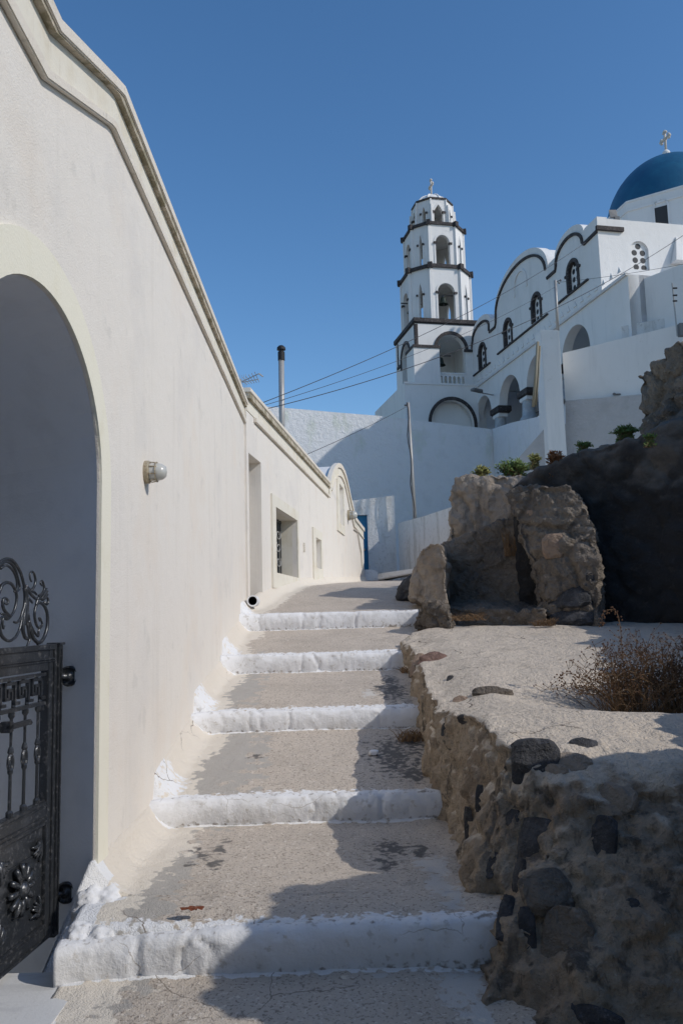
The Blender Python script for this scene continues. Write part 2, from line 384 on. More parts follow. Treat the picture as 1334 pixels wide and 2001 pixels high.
# ================================================================== GROUND AND LANE
def interp(tab, x):
    if x <= tab[0][0]: return tab[0][1]
    for (a, b), (c, d) in zip(tab, tab[1:]):
        if x <= c: return b + (d - b) * (x - a) / max(1e-9, c - a)
    return tab[-1][1]
PROF = [(0.5, -1.76), (3.97, -1.59), (4.02, -1.40), (4.2, -1.375), (5.77, -1.37), (5.82, -1.195), (6.0, -1.165), (7.42, -.975), (7.47, -.80), (7.6, -.775), (9.32, -.60),
        (9.37, -.40), (9.5, -.375), (11.22, -.16), (11.27, .04), (11.4, .07), (12.4, .15), (14, .40), (16, .60), (20, .80), (24.2, .98), (30, 1.25), (33, 1.4)]
def wallx(Y): return -1.3 - .0145 * (Y - 4.4) if Y < 12 else -1.4 + .1195 * (Y - 11.8)
def rightx(Y): return interp([(0, 1.3), (9, 1.2), (11, 1.7), (14, 2.2), (30, 4.4), (34, 5)], Y)

m = MB(); m.box(-900, 900, -300, 2500, -9, -6.0)
ground = tag(m.build('ground', EARTH), kind='structure')
m = MB()   # hillside that carries the church terrace
m.prism([(-40, 33.5, -6), (60, 33.5, -6), (60, 120, -6), (-40, 120, -6)], [(-20, 50, 4), (40, 50, 4), (40, 100, 4), (-20, 100, 4)])
tag(m.build('hill', EARTH), kind='structure')

ys = []; y = 1.2
while y < 12.0: ys.append(y); y += .022
while y < 33.0: ys.append(y); y += .09
NX = 130
vs = []; fs = []
for y in ys:
    xl = wallx(y) - (.35 if y < 4.36 else .06); xr = rightx(y)
    for i in range(NX + 1):
        x = xl + (xr - xl) * i / NX
        z = interp(PROF, y)
        d = x - wallx(y)
        if y > 4.36:
            w = .17 + .05 * fbm((x * .2, y, 1), 2.2)
            if d < w: z += .17 * (1 - max(d, 0) / w) ** 2
        if y < 4.42 and d < -.02: z = -1.85
        z += .010 * fbm((x, y, 0), 1.4, 3) + .005 * fbm((x, y, 5), 7, 3)
        if x > .25 and y < 11: z += .02 * sstep(.25, .6, x) * fbm((x, y, 9), 5, 3)
        vs.append((x, y, z))
W_ = NX + 1
for j in range(len(ys) - 1):
    for i in range(NX): fs.append((j * W_ + i, j * W_ + i + 1, (j + 1) * W_ + i + 1, (j + 1) * W_ + i))
path = MB().add(vs, fs).build('path', PATH, smooth=True, recalc=False)
tag(path, kind='structure')
PB = bvh_of(path)
RIS = [3.95, 5.75, 7.4, 9.3, 11.2]
def blobs(lst):
    out = []
    for (x, y, rx, ry) in lst:
        l, n = hit(PB, x, y)
        if l is None: continue
        lx, _ = hit(PB, x + rx, y); ly, _ = hit(PB, x, y - ry)
        out.append((l.x, l.y, max(.02, (lx - l).length) if lx else .1, max(.02, abs(ly.y - l.y)) if ly else .1))
    return out
DARK = blobs([(770, 1475, 60, 40), (800, 1450, 30, 25), (810, 1510, 40, 22), (765, 1350, 30, 22), (760, 1330, 22, 10), (740, 1345, 14, 8), (400, 1672, 20, 9), (418, 1688, 22, 10), (428, 1660, 18, 9),
              (380, 1660, 14, 7), (372, 1690, 14, 6), (440, 1645, 14, 6), (765, 1655, 45, 16), (760, 1685, 40, 14), (820, 1660, 20, 12), (500, 1478, 16, 6), (785, 1385, 16, 12), (790, 1215, 14, 14), (790, 1150, 18, 18), (930, 1965, 10, 8)])
CHIP = blobs([(845, 1690, 40, 14), (860, 1730, 35, 16), (880, 1745, 25, 14), (905, 1930, 50, 40), (930, 1985, 30, 30), (720, 1356, 14, 8), (745, 1905, 16, 6), (880, 1770, 30, 8)])
PATCH = blobs([(410, 1490, 75, 55), (300, 1740, 40, 60), (470, 1345, 30, 24)])
def blob_attr(B, top=.72):
    def f(p, n):
        r = 0
        for (x, y, a, b) in B:
            q = math.hypot((p.x - x) / a, (p.y - y) / b)
            if q < 1.8: r = max(r, top - .26 * q)
        return r
    return f
set_attr(path, 'dark', blob_attr(DARK, .66)); set_attr(path, 'chip', blob_attr(CHIP)); set_attr(path, 'patch', blob_attr(PATCH, .85))
def cream(p, n):
    if 3.9 < p.y < 4.5 and p.x - wallx(p.y) < .12: return 1.2
    if p.y < 4.0: return .30 + .45 * (1 - sstep(.10, .45, p.x - wallx(p.y)))
    d = p.x - wallx(p.y)
    w = .27 + .06 * fbm((0, p.y, 3), 1.6) - .05 * math.sin((p.y - 4) * 3.4)
    if p.y > 11.5: w = .34 - .012 * (p.y - 11.5)
    return .5 + (w - d) * 2.6
def white(p, n):
    d = p.x - wallx(p.y); r = 1.2 if 3.9 < p.y < 4.5 and d < .08 else 0
    for k, Y in enumerate(RIS):
        dy = p.y - Y
        if -.16 < dy < .5 and p.y > 4.3:
            r = max(r, .62 - 2.6 * max(0, d - .12) - (.9 * max(0, dy - .28)) - 3 * max(0, -dy - .05))
        if -.035 < dy < 0 and d > .1 and p.x < .55: r = max(r, .55 + 3 * dy)
        if 0 <= dy < .30 and p.x < .6 : r = max(r, .60 - 4.5 * max(0, dy - .10))
    return r
set_attr(path, 'cream', cream); set_attr(path, 'white', white)

# ------------------------------------------------------------------ the five whitewashed step edges
def make_step(Y, zt, x0, x1, label, tilt=0.0, ytilt=0.0, h=.22, depth=.25, seed=0, lumpy=0.0, curl=.12):
    n = int((x1 - x0) / .014); vs = []; fs = []
    prof = [(.02, -h), (.004, -h * .8), (-.006, -h * .6), (-.008, -h * .42), (-.006, -h * .25), (-.002, -.04), (.006, -.02), (.018, -.007), (.036, 0), (depth * .7, .004), (depth * .85, .004), (depth, .0), (depth + .012, -.012), (depth + .03, -.04)]
    K = len(prof); rn = random.Random(seed * 13); cracks = [(rn.uniform(x0 + .1, x1 - .1), rn.uniform(.008, .02), rn.random() * 9) for _ in range(5)]
    for i in range(n + 1):
        x = x0 + (x1 - x0) * i / n
        e = max(0, 1 - (x - x0) / .30)                     # left end rolls forward along the wall foot
        er = max(0, 1 - (x1 - x) / .12)
        for k, (py, pz) in enumerate(prof):
            w = .012 * fbm((x, k * .05, seed), 2.3, 4) + .008 * fbm((x, pz * 3, seed + 4), 11, 3)
            yy = Y + py + ytilt * x - curl * e * e + w + .02 * er
            zz = zt + pz + tilt * (x + .476) + .008 * fbm((x, py, seed + 8), 3.2, 4) + .006 * fbm((x, py, seed + 2), 14, 3)
            if lumpy: 
                ll = max(0, 1 - (x - x0) / .33); zz += lumpy * ll * sstep(.02, .2, py) * (1 + .8 * fbm((x, py, 2), 7, 4)); yy += lumpy * .25 * ll * fbm((x, pz, 7), 9, 4)
            for cx, cd, cs in cracks:
                q = (x - cx - .06 * fbm((cs, k * .13, 0), 1.5, 3)) / .013
                if abs(q) < 2.5: yy += cd * math.exp(-q * q); zz -= .5 * cd * math.exp(-q * q) * (k > 5)
            if k == 0: zz = min(zz, zt - h)
            vs.append((x, yy, zz))
    for i in range(n):
        for k in range(K - 1): fs.append((i * K + k, (i + 1) * K + k, (i + 1) * K + k + 1, i * K + k + 1))
    fs.append(tuple(range(K))); fs.append(tuple(n * K + k for k in range(K))[::-1])
    o = MB().add(vs, fs).build('step', WHITEW, smooth=True, loc=((x0 + x1) / 2, Y, zt - h))
    set_attr(o, 'dirt', lambda p, nn: .50 * (1 - sstep(.0, .07, p.z - (zt - h * .90) - tilt * (p.x + .476))) + .12 * sstep(.3, .7, p.x) + (.36 if nn.z > .75 else 0))
    return tag(o, label, 'step', 'whitewashed step edges')
s1 = make_step(3.95, -1.405, -1.33, .75, 'lowest whitewashed step edge, beside the iron gate, with a dead leaf on it', tilt=.032, h=.22, depth=.09, seed=1, curl=.06)
make_step(5.75, -1.19, -1.33, .80, 'second whitewashed step edge from the bottom, below the cracked grey repair in the lane', h=.20, depth=.085, seed=2)
make_step(7.4, -.805, -1.35, .74, 'third whitewashed step edge from the bottom, cracked at its right end', h=.20, depth=.09, seed=3)
make_step(9.3, -.40, -1.37, .76, 'fourth whitewashed step edge from the bottom, level with the reddish stone of the wall', h=.22, depth=.10, seed=4)
make_step(11.2, .062, -1.40, 1.0, 'topmost whitewashed step edge, just below the black drain pipe', h=.24, depth=.12, seed=5)

m = MB()
for (x, y, z, r, sq) in [(-1.27, 4.38, -1.44, .15, (.9, 1, .9)), (-1.18, 4.26, -1.47, .16, (1, 1, .45)), (-1.26, 4.46, -1.42, .12, (.8, 1, .8)), (-1.20, 4.06, -1.49, .14, (1, .8, .6)), (-1.06, 4.2, -1.45, .13, (1.3, 1, .4)), (-1.26, 4.06, -1.50, .13, (.7, .9, .8)), (-.95, 4.12, -1.45, .10, (1.4, 1, .35)), (-1.27, 4.2, -1.5, .12, (.6, 1.2, .8))]:
    m.sphere((x, y, z), r, 12, sq)
rock('plaster_heap', [WHITEW], m, .014, [(4, .02, 4), (12, .022, 5), (36, .012, 4)], parent=s1, seed=3.3)

# ================================================================== WHITE HOUSE WITH THE ARCHED GATEWAY
W1 = Fr((-1.3, 4.4), (-.0145, 1))
h1 = thing('white_house', W1.at(0), 'nearest white stucco house with a cream rimmed archway and moulded parapet', 'house')
top = [(-7, 2.63), (-.93, 2.68), (-.03, 3.055), (.19, 3.13), (7.9, 3.13)]
GA = (-.86, .86, -2.6, .75, .72)
m = MB()
panel(m, W1, [(-7, -2.6)] + [(-1.72, -2.6)] + [(a, z) for a, z in arch(*GA)[1:-1]] + [(0, -2.6), (7.9, -2.6)] + top[::-1], o0=0, thick=.012)
m.build('wall', WALL, h1)
m = MB(); A = arch(*GA); ex = [(-.86 + (a + .86) * 1.06, z + (.06 if i > 0 and i < len(A) - 1 else 0)) for i, (a, z) in enumerate(A)]
SPL = .62                                                      # the passage runs inwards at a slant
def slant(mb, k):
    for i in range(k, len(mb.v)):
        d = -(mb.v[i] - W1.O).dot(W1.n) - .013
        if d > .01: mb.v[i] = mb.v[i] + W1.D * (SPL * d)
ring(m, W1, A, ex, -.013, -2.2); slant(m, 0)
m.build('passage', REVEAL, h1)
m = MB(); fbox(m, W1, -.8, 2.2, -2.6, 2.2, -2.2, -2.3); m.build('passage_wall', REVEAL, h1)
m = MB(); fbox(m, W1, -7, 7.9, 2.4, 2.6, -.055, -7); fbox(m, W1, 7.6, 7.9, -2.6, 2.4, -.055, -7); fbox(m, W1, -7, -6.7, -2.6, 2.4, -.055, -7); fbox(m, W1, -6.7, 7.6, -2.6, 2.4, -6.7, -7)
m.build('roof', WALL, h1)
slabt = [(-7, 2.735), (-.90, 2.765), (.06, 3.155), (.27, 3.235), (7.9, 3.235)]
m = MB(); ribbon(m, W1, slabt, [(-7, 2.632), (-.93, 2.682), (-.03, 3.058), (.19, 3.132), (7.9, 3.132)], -.28, .045); m.build('cornice', MOSS_SHADE, h1)
m = MB(); ribbon(m, W1, [(a, z + .012) for a, z in slabt], [(a, z - .060) for a, z in slabt], -.30, .058); m.build('coping', CORN, h1, bevel=.006)
mt = [(-7, 2.46), (-.97, 2.475), (.10, 2.925), (.17, 2.945), (7.88, 2.945)]; mb_ = [(-7, 2.395), (-1.0, 2.405), (.07, 2.862), (.15, 2.885), (7.88, 2.885)]
m = MB(); ribbon(m, W1, mt, mb_, 0, .035); m.build('moulding', CORN, h1, bevel=.006)
m = MB(); ribbon(m, W1, [(a, z) for a, z in top], mt, 0, .008); m.build('frieze', TRIM, h1)
m = MB(); inn = arch(-.86, .86, -1.72, .75, .72, 36); out = arch(-.86, 1.05, -1.72, .72, .94, 36)
ring(m, W1, inn, out, 0, .014); m.build('arch_trim', ARCHP, h1)

def wall_lamp(fr, s, z, sc, label):
    t = thing('wall_lamp', fr.pt(s, z), label, 'wall lamp')
    n = fr.n; D = fr.D; c = fr.pt(s, z)
    m = MB(); m.lathe(c, [(0, 0), (.085 * sc, 0), (.085 * sc, .03 * sc), (.07 * sc, .04 * sc), (0, .04 * sc)], 20, n); m.build('base', CAGE, t, smooth=False)
    m = MB(); m.lathe(c + n * .04 * sc, [(.066 * sc, 0), (.066 * sc, .05 * sc), (.058 * sc, .085 * sc), (.04 * sc, .11 * sc), (.0, .12 * sc)], 18, n); m.build('glass', GLASS, t, smooth=True)
    m = MB()
    for k in range(4):
        a = math.pi * k / 4 + .3; d = D * math.cos(a) + Vector((0, 0, 1)) * math.sin(a)
        m.tube([c + d * (.074 * sc * math.cos(q)) + n * (.04 * sc + .088 * sc * max(0, math.sin(q)) ** .8 + .0) for q in [math.pi * i / 12 for i in range(13)]], .0042 * sc, 5)
    m.tube([c + n * .085 * sc + (D * math.cos(a) + Vector((0, 0, 1)) * math.sin(a)) * .073 * sc for a in [2 * math.pi * i / 20 for i in range(20)]], .0045 * sc, 5, closed=True)
    m.build('cage', CAGE, t)
    return t
wall_lamp(W1, 1.10, 1.0, .92, 'round caged wall lamp on the nearest house wall, right of the archway')

# marble doorstep under the gate
m = MB(); m.box(-1.72, -1.215, 2.2, 4.07, -2.2, -1.60)
tag(m.build('doorstep', MARBLE, loc=(-1.4, 3.2, -1.7), bevel=.008), 'flat grey marble doorstep under the iron gate', 'doorstep')

# ------------------------------------------------------------------ iron gate, hinged on the far jamb, slightly ajar
G = Fr((-1.530, 4.47), (-.10, -1), -1)
if G.n.x < 0: G.n = -G.n
gate = thing('iron_gate', G.pt(0, -1.58), 'ornate black iron gate with scroll crest standing in the archway', 'gate')
GW = .95
def gp(x, y, o=0.0):      # traced on the leaf's own plane
    a, z = G.px(x / 5.8875, 1060 + y / 5.8875); return G.pt(a, z, o)
m = MB()
fbox(m, G, 0.005, .055, -1.575, -.112, -.03, .03)           # hinge post
fbox(m, G, .056, .155, -1.56, -.105, -.022, .022)           # stile
fbox(m, G, .156, GW, -.235, -.105, -.022, .022)             # top rail
fbox(m, G, .156, GW, -1.00, -.885, -.022, .022)             # middle rail
fbox(m, G, .156, GW, -1.56, -1.475, -.022, .022)            # bottom rail
for z in (-.128, -.178, -.19, -.905, -.96, -.98, -1.49, -1.54): fbox(m, G, .10 if z > -.3 else .157, GW, z - .004, z + .004, .0225, .03)
fbox(m, G, .098, .106, -1.5, -.128, .0225, .03); fbox(m, G, .03, .037, -1.55, -.13, .0305, .036)
fbox(m, G, -.004, .064, -.111, -.098, -.038, .038)
m.build('frame', IRON, gate, bevel=.003)
m = MB(); fbox(m, G, .16, GW, -1.472, -1.003, -.012, .006)
for z in (-1.12, -1.24, -1.36): fbox(m, G, .16, GW, z - .003, z + .003, .0062, .011)
pan = m.build('panel', IRON, gate)
for cs in (.40, .84):
    m = MB(); cz = -1.235
    m.sphere(G.pt(cs, cz, .02), .042, 10)
    for k in range(12):
        a = 2 * math.pi * k / 12; d = (math.cos(a), math.sin(a))
        m.tube([G.pt(cs + d[0] * r, cz + d[1] * r, .014 + .016 * math.sin(r * 22)) for r in (.045, .07, .095, .118)], lambda t: .016 - .006 * abs(t - .6), 6)
    m.tube([G.pt(cs + .05 * math.cos(a), cz + .05 * math.sin(a), .018) for a in [2 * math.pi * i / 20 for i in range(20)]], .007, 5, closed=True)
    m.build('rosette', IRON, pan, smooth=True)
for (cs, cz, a, b) in ((.20, -1.06, 1, -1), (.20, -1.42, 1, 1), (.60, -1.06, -1, -1), (.60, -1.42, -1, 1)):
    m = MB()
    for k, (u_, v_) in enumerate(((.09, .015), (.075, .05), (.045, .075), (.012, .10), (.06, .06))):
        m.tube([G.pt(cs + a * (u_ * t), cz + b * (v_ * t + .012 * math.sin(t * 3)), .012 + .012 * math.sin(t * 3)) for t in (0, .3, .6, .85, 1.0)], lambda t: .013 - .008 * t, 6)
    m.build('corner_ornament', IRON, pan, smooth=True)
m = MB()                                                     # meander band
def mbar(s0, z0, s1, z1, w=.0075):
    fbox(m, G, min(s0, s1) - w, max(s0, s1) + w, min(z0, z1) - w, max(z0, z1) + w, -.009, .009)
fbox(m, G, .16, GW, -.262, -.246, -.012, .012); fbox(m, G, .16, GW, -.408, -.390, -.012, .012)
for k in range(6):
    s = .245 + k * .135
    mbar(s - .045, -.275, s + .05, -.275); mbar(s + .05, -.275, s + .05, -.345); mbar(s + .05, -.345, s + .018, -.345); mbar(s + .018, -.345, s + .018, -.318)
    mbar(s - .045, -.275, s - .045, -.372); mbar(s - .045, -.372, s - .085, -.372); mbar(s - .015, -.305, s - .015, -.345); mbar(s - .015, -.305, s + .018, -.305)
    m.sphere(G.pt(s, -.266), .011, 6); m.sphere(G.pt(s - .04, -.385), .011, 6)
m.build('meander_band', IRON, gate)
for k in range(6):
    s = .22 + k * .135
    m = MB()
    m.lathe(G.pt(s, -.885), [(.018, 0), (.018, .02), (.009, .03), (.008, .19), (.014, .20), (.014, .212), (.008, .222), (.008, .226)], 8)
    m.tube([G.pt(s + .02 * math.cos(a), -.640 + .036 * math.sin(a), 0) for a in [2 * math.pi * i / 14 for i in range(14)]], .009, 6, closed=True)
    m.lathe(G.pt(s, -.605), [(.008, 0), (.016, .012), (.012, .03), (.007, .04), (.008, .165), (.017, .178), (.017, .195), (.0, .20)], 8)
    m.build('bar', IRON, gate)
m = MB(); fbox(m, G, .385, .60, -.478, -.452, .03, .05); fbox(m, G, .56, .60, -.49, -.44, .0, .05)
m.tube([G.pt(.39, -.465, .04), G.pt(.375, -.475, .04)], .012, 6); m.build('handle', IRON, gate, bevel=.004)
for z in (-.278, -1.38):
    m = MB(); c = Vector((-1.475, 4.49, z))
    m.lathe(c, [(.0, 0), (.055, 0), (.055, .012), (.045, .018), (.043, .012), (.018, .012), (.018, .03), (.0, .034)], 18, Vector((0, -1, 0)))
    m.tube([c + Vector((0, -.03, 0)), G.pt(.02, z, .0)], .014, 8)
    m.build('hinge', IRON, gate, smooth=True)
CR = []
big = [(-420, 660), (-330, 470), (-200, 330), (-90, 262), (-20, 240), (30, 210), (85, 190), (140, 205), (190, 260), (235, 340), (262, 420), (285, 520), (300, 620), (285, 720), (262, 800), (240, 870), (200, 918), (165, 915)]
CR.append((big, 9.5))
CR.append(([(-60, 290), (0, 258), (50, 226), (100, 225), (150, 265), (185, 330), (205, 400), (225, 480), (228, 530), (190, 575), (165, 560)], 8))
CR.append(([(10, 300), (60, 265), (110, 280), (160, 340), (190, 420), (198, 500), (190, 570)], 7))
CR.append(([(-60, 700), (-30, 620), (0, 560), (30, 490), (80, 460), (130, 475), (170, 530), (195, 610), (190, 700), (165, 790), (120, 860), (80, 885), (40, 850)], 9))
CR.append(([(-20, 900), (0, 1010), (20, 1070), (70, 1120), (120, 1130), (180, 1090), (220, 1020), (245, 930), (262, 830)], 9))
CR.append(([(110, 840), (60, 790), (35, 730), (40, 660), (65, 640), (95, 670), (85, 710), (62, 700)], 8))
CR.append(([(120, 850), (70, 830), (10, 820)], 8)); CR.append(([(90, 870), (50, 850), (0, 880)], 8)); CR.append(([(40, 870), (30, 920), (40, 990), (55, 960)], 7))
CR.append(([(290, 520), (300, 620), (290, 760), (270, 900), (265, 1000), (290, 1090), (325, 1110)], 13))
CR.append(([(320, 640), (318, 760), (310, 880), (320, 960), (335, 1060), (345, 1110), (320, 1180), (300, 1215)], 8))
CR.append(([(300, 700), (295, 850), (285, 950)], 10))
CR.append(([(325, 820), (345, 920), (380, 1000), (420, 1060), (445, 1075), (450, 1010), (488, 950), (470, 880), (450, 870), (462, 905)], 7))
CR.append(([(330, 900), (365, 1050), (410, 1130), (460, 1150), (505, 1100), (540, 1000), (550, 880), (535, 780), (495, 712), (450, 695), (415, 740), (400, 820), (410, 910), (440, 975), (478, 960)], 10))
CR.append(([(345, 980), (390, 1100), (435, 1170), (440, 1215)], 7))
CR.append(([(295, 520), (330, 560), (370, 610), (420, 650), (470, 645), (500, 630)], 9)); CR.append(([(300, 500), (350, 550), (400, 575), (425, 600)], 8)); CR.append(([(320, 640), (355, 670), (375, 695)], 8))
CR.append(([(365, 555), (400, 500), (412, 430), (395, 360), (370, 335), (347, 365), (350, 420), (366, 452)], 7))
CR.append(([(450, 615), (490, 585), (512, 530), (500, 470), (485, 442), (467, 470), (490, 500)], 7))
for q in ([(480, 650), (520, 610), (550, 560)], [(485, 640), (515, 590), (540, 530)], [(490, 655), (530, 630), (552, 600)], [(440, 640), (425, 690), (415, 715)]): CR.append((q, 9))
CR.append(([(510, 690), (545, 712), (556, 670), (545, 630), (520, 640)], 7))
crest = None
for i, (pts, r) in enumerate(CR):
    m = MB(); sc = .00092
    P = smooth_line(pts, 6)
    m.tube([gp(p.x, p.y) for p in P], (lambda t, r=r: sc * r * (1.15 - .45 * t)), 7)
    if i == 0: m0 = m
    else: m0.add(m.v, m.f)
m0.build('scroll_crest', IRON, gate, smooth=True)

# ================================================================== LOW HOUSE FARTHER UP THE LANE
W2 = Fr((-1.4, 11.8), (193, 1615))
h2 = thing('low_house', W2.at(6), 'long low white house up the lane with cream window frames and a rounded gable', 'house')
GAB = [(9.05, 3.27), (9.35, 3.53), (9.75, 3.76), (10.2, 3.95), (10.9, 4.16), (11.5, 4.25), (11.95, 4.265), (12.5, 4.22), (13.0, 4.10), (13.45, 3.92), (13.8, 3.75), (14.2, 3.58), (14.63, 3.42), (15.3, 3.16)]
top2 = [(.2, 3.27)] + GAB + [(18.3, 3.10)]
nl = W2.px(487, 1000)[0]; nr = W2.px(511, 1000)[0]
R_ = lambda a, b, c, d: [(a, c), (a, d), (b, d), (b, c)]
WN = R_(2.16, 4.26, .76, 1.88); WS = R_(6.62, 7.42, 1.09, 1.77); WA = R_(11.2, 12.15, 2.58, 3.71); NI = R_(nl, nr, .05, 2.46)
m = MB(); panel(m, W2, [(.2, -1)] + [(18.3, -1)] + top2[::-1], [WN, WS, WA, NI], o0=0, thick=.08)
m.build('wall', WALL, h2)
def closed(l): return l + [l[0]]
def grow(l, g): 
    cs = sum(a for a, _ in l) / len(l); cz = sum(z for _, z in l) / len(l)
    return [(a + (g if a > cs else -g), z + (g if z > cz else -g)) for a, z in l]
m = MB(); ring(m, W2, closed(NI), closed(grow(NI, .05)), -.081, -.40); fbox(m, W2, nl - .05, nr + .05, 0, 2.5, -.41, -.45); m.build('niche', WALL, h2)
def window(hole, frm, depth, grille):
    m = MB(); ring(m, W2, closed(hole), closed(frm), .0, .035); f = m.build('window', TRIM, h2)
    m = MB(); ring(m, W2, closed(hole), closed(grow(hole, .06)), -.081, -depth - .05); m.build('reveal', TRIM, f)
    m = MB(); a0, a1, z0, z1 = hole[0][0], hole[2][0], hole[0][1], hole[1][1]
    fbox(m, W2, a0, a1, z0, z1, -depth - .03, -depth - .06); m.build('pane', DISK if grille else REVEAL, f)
    if grille:
        m = MB(); k = 9
        for i in range(k + 1): s = a0 + .05 + (a1 - a0 - .1) * i / k; m.tube([W2.pt(s, z0, -depth), W2.pt(s, z1, -depth)], .014, 6)
        for z in (z0 + .04, z1 - .04): m.tube([W2.pt(a0, z, -depth), W2.pt(a1, z, -depth)], .016, 6)
        m.build('grille', IRON, f)
        m = MB()
        for cs in (a0 + .6, a0 + 1.15, a0 + 1.7):
            for (dz, sg) in ((.30, 1), (.58, -1), (.82, 1)):
                m.tube([W2.pt(cs + sg * (.05 + .014 * t) * math.cos(t) * 1.6, z0 + dz + (.03 + .012 * t) * math.sin(t), -depth + .025) for t in [i * .5 for i in range(15)]], .013, 5)
        m.build('scroll', STEEL, f)
window(WN, R_(1.86, 4.42, .50, 2.07), .30, True)
window(WS, R_(6.25, 7.62, .74, 1.965), .25, False)
window(WA, [(10.65, 2.33), (10.75, 3.86), (12.42, 3.86), (12.25, 2.33)], .25, False)
cs2 = [(.22, 3.40), (9.08, 3.395)]
m = MB(); ribbon(m, W2, cs2, [(.22, 3.27), (9.06, 3.27)], -.30, .06); m.build('cornice', MOSS_SHADE, h2)
m = MB(); ribbon(m, W2, [(.19, 3.425), (9.06, 3.415)], [(.19, 3.355), (9.06, 3.345)], -.32, .075); m.build('coping', CORN, h2, bevel=.008)
m = MB(); ribbon(m, W2, [(.7, 3.085), (9.1, 3.085)], [(.7, 3.01), (9.1, 3.01)], 0, .045); m.build('moulding', CORN, h2, bevel=.008)
m = MB(); ribbon(m, W2, [(.22, 3.265), (9.1, 3.265)], [(.22, 3.087), (9.1, 3.087)], 0, .01); m.build('frieze', TRIM, h2)
gout = [(a, z + .075) for a, z in GAB] + [(18.3, 3.17)]; ginn = [(a + (.02 if a < 11.9 else -.02), z - .05) for a, z in GAB] + [(18.3, 3.04)]
m = MB(); ribbon(m, W2, gout, ginn, -.05, .06); m.build('gable_cornice', CORN, h2)
g2o = [(a + (.06 if a < 11.9 else -.06), z - .055) for a, z in GAB] + [(18.2, 3.03)]; g2i = [(11.9 + (a - 11.9) * .90, z - .24) for a, z in GAB] + [(18.2, 2.80)]
m = MB(); ribbon(m, W2, g2o, g2i, 0, .02); m.build('gable_frieze', TRIM, h2)
g3i = [(11.9 + (a - 11.9) * .885, z - .275) for a, z in GAB[1:]] + [(18.2, 2.76)]
m = MB(); ribbon(m, W2, g2i[1:], g3i, 0, .04); m.build('gable_moulding', CORN, h2)
m = MB()
m.prism([W2.pt(a, z, -.09) for a, z in [(9.1, -1)] + [(a, z - .02) for a, z in GAB] + [(15.3, -1)]], [W2.pt(a, z, -6) for a, z in [(9.1, -1)] + [(a, z - .02) for a, z in GAB] + [(15.3, -1)]])
m.build('vaulted_roof', CHURCH, h2, smooth=False)
m = MB(); fbox(m, W2, .2, 9.05, 2.6, 2.95, -.45, -6.0); fbox(m, W2, .2, .5, -1, 2.6, -.46, -6)
fbox(m, W2, .5, 9.05, -1, 2.6, -.9, -1.0); m.build('roof', CHURCH, h2)
m = MB(); fbox(m, W2, 15.3, 18.3, 2.6, 3.0, -.09, -6); fbox(m, W2, 18.0, 18.3, -1, 2.6, -.09, -6); m.build('end_roof', CHURCH, h2)
m = MB(); c = atY(493.5, 1174, 11.72)
m.lathe(c + Vector((0, .25, 0)), [(.062, 0), (.062, .25), (.082, .25), (.082, 0)], 20, Vector((0, -1, 0))); dp = m.build('drain_pipe', WHITEW, h2, smooth=False)
m = MB(); m.lathe(c + Vector((0, .2, 0)), [(0, 0), (.0615, 0), (.0615, .19)], 20, Vector((0, -1, 0))); m.build('bore', VOID, dp)
m = MB(); fbox(m, W2, 5.05, 5.16, 1.33, 1.52, 0, .02)
m.m = 0
for i in range(5): fbox(m, W2, 5.055, 5.155, 1.345 + i * .036, 1.36 + i * .036, .0205, .035)
m.build('vent', CORN, h2)
m = MB(); P = [W2.px(q[0], q[1]) for q in [(690, 1034), (697, 1040), (701, 1065), (704, 1080), (706, 1110)]]
m.tube([W2.pt(a, z, .03) for a, z in P], .025, 6); m.build('conduit', CORN, h2)
fl = atY(550, 835, 17.0)
m = MB(); b = Vector((fl.x, fl.y, 2.9)); t_ = atY(549.5, 690, 17.0); m.tube([b, t_], .062, 12); flue = m.build('flue', STEEL, h2, smooth=True)
m = MB(); m.lathe(t_, [(.075, -.16), (.075, .02), (.055, .03), (.055, .06), (.095, .07), (.09, .12), (.05, .16), (0, .17)], 14); m.build('cap', CAP, flue)
wall_lamp(W2, 13.35, 3.06, 1.9, 'round caged wall lamp beside the attic window of the low house')
# roof aerial
ab = atY(487, 770, 14.5); ant = thing('aerial', (ab.x, ab.y, 2.95), 'thin metal television aerial on the low house roof', 'aerial')
m = MB(); m.tube([(ab.x, ab.y, 2.95), atY(470, 741, 14.5)], .012, 6); m.build('mast', STEEL, ant)
m = MB(); a, b, c, d = atY(468, 748, 14.5), atY(506, 730, 14.0), atY(474, 747, 14.5), atY(505, 741, 14.0)
m.tube([a, b], .009, 5); m.tube([c, d], .009, 5)
for i in range(6):
    t = .15 + i * .15; p = a.lerp(b, t); q = c.lerp(d, t); m.tube([p + Vector((-.03, -.10, .02)), q + Vector((.03, .10, -.02))], .006, 4)
m.tube([b, atY(514, 736, 14)], .014, 5); m.build('boom', STEEL, ant)
m = MB()
for i in range(5): p = atY(464 + i * 4, 733 - abs(i - 2), 14.5); q = atY(470 + i * 3, 758 + i, 14.5); m.tube([p, q], .004, 4)
m.build('reflector', STEEL, ant)

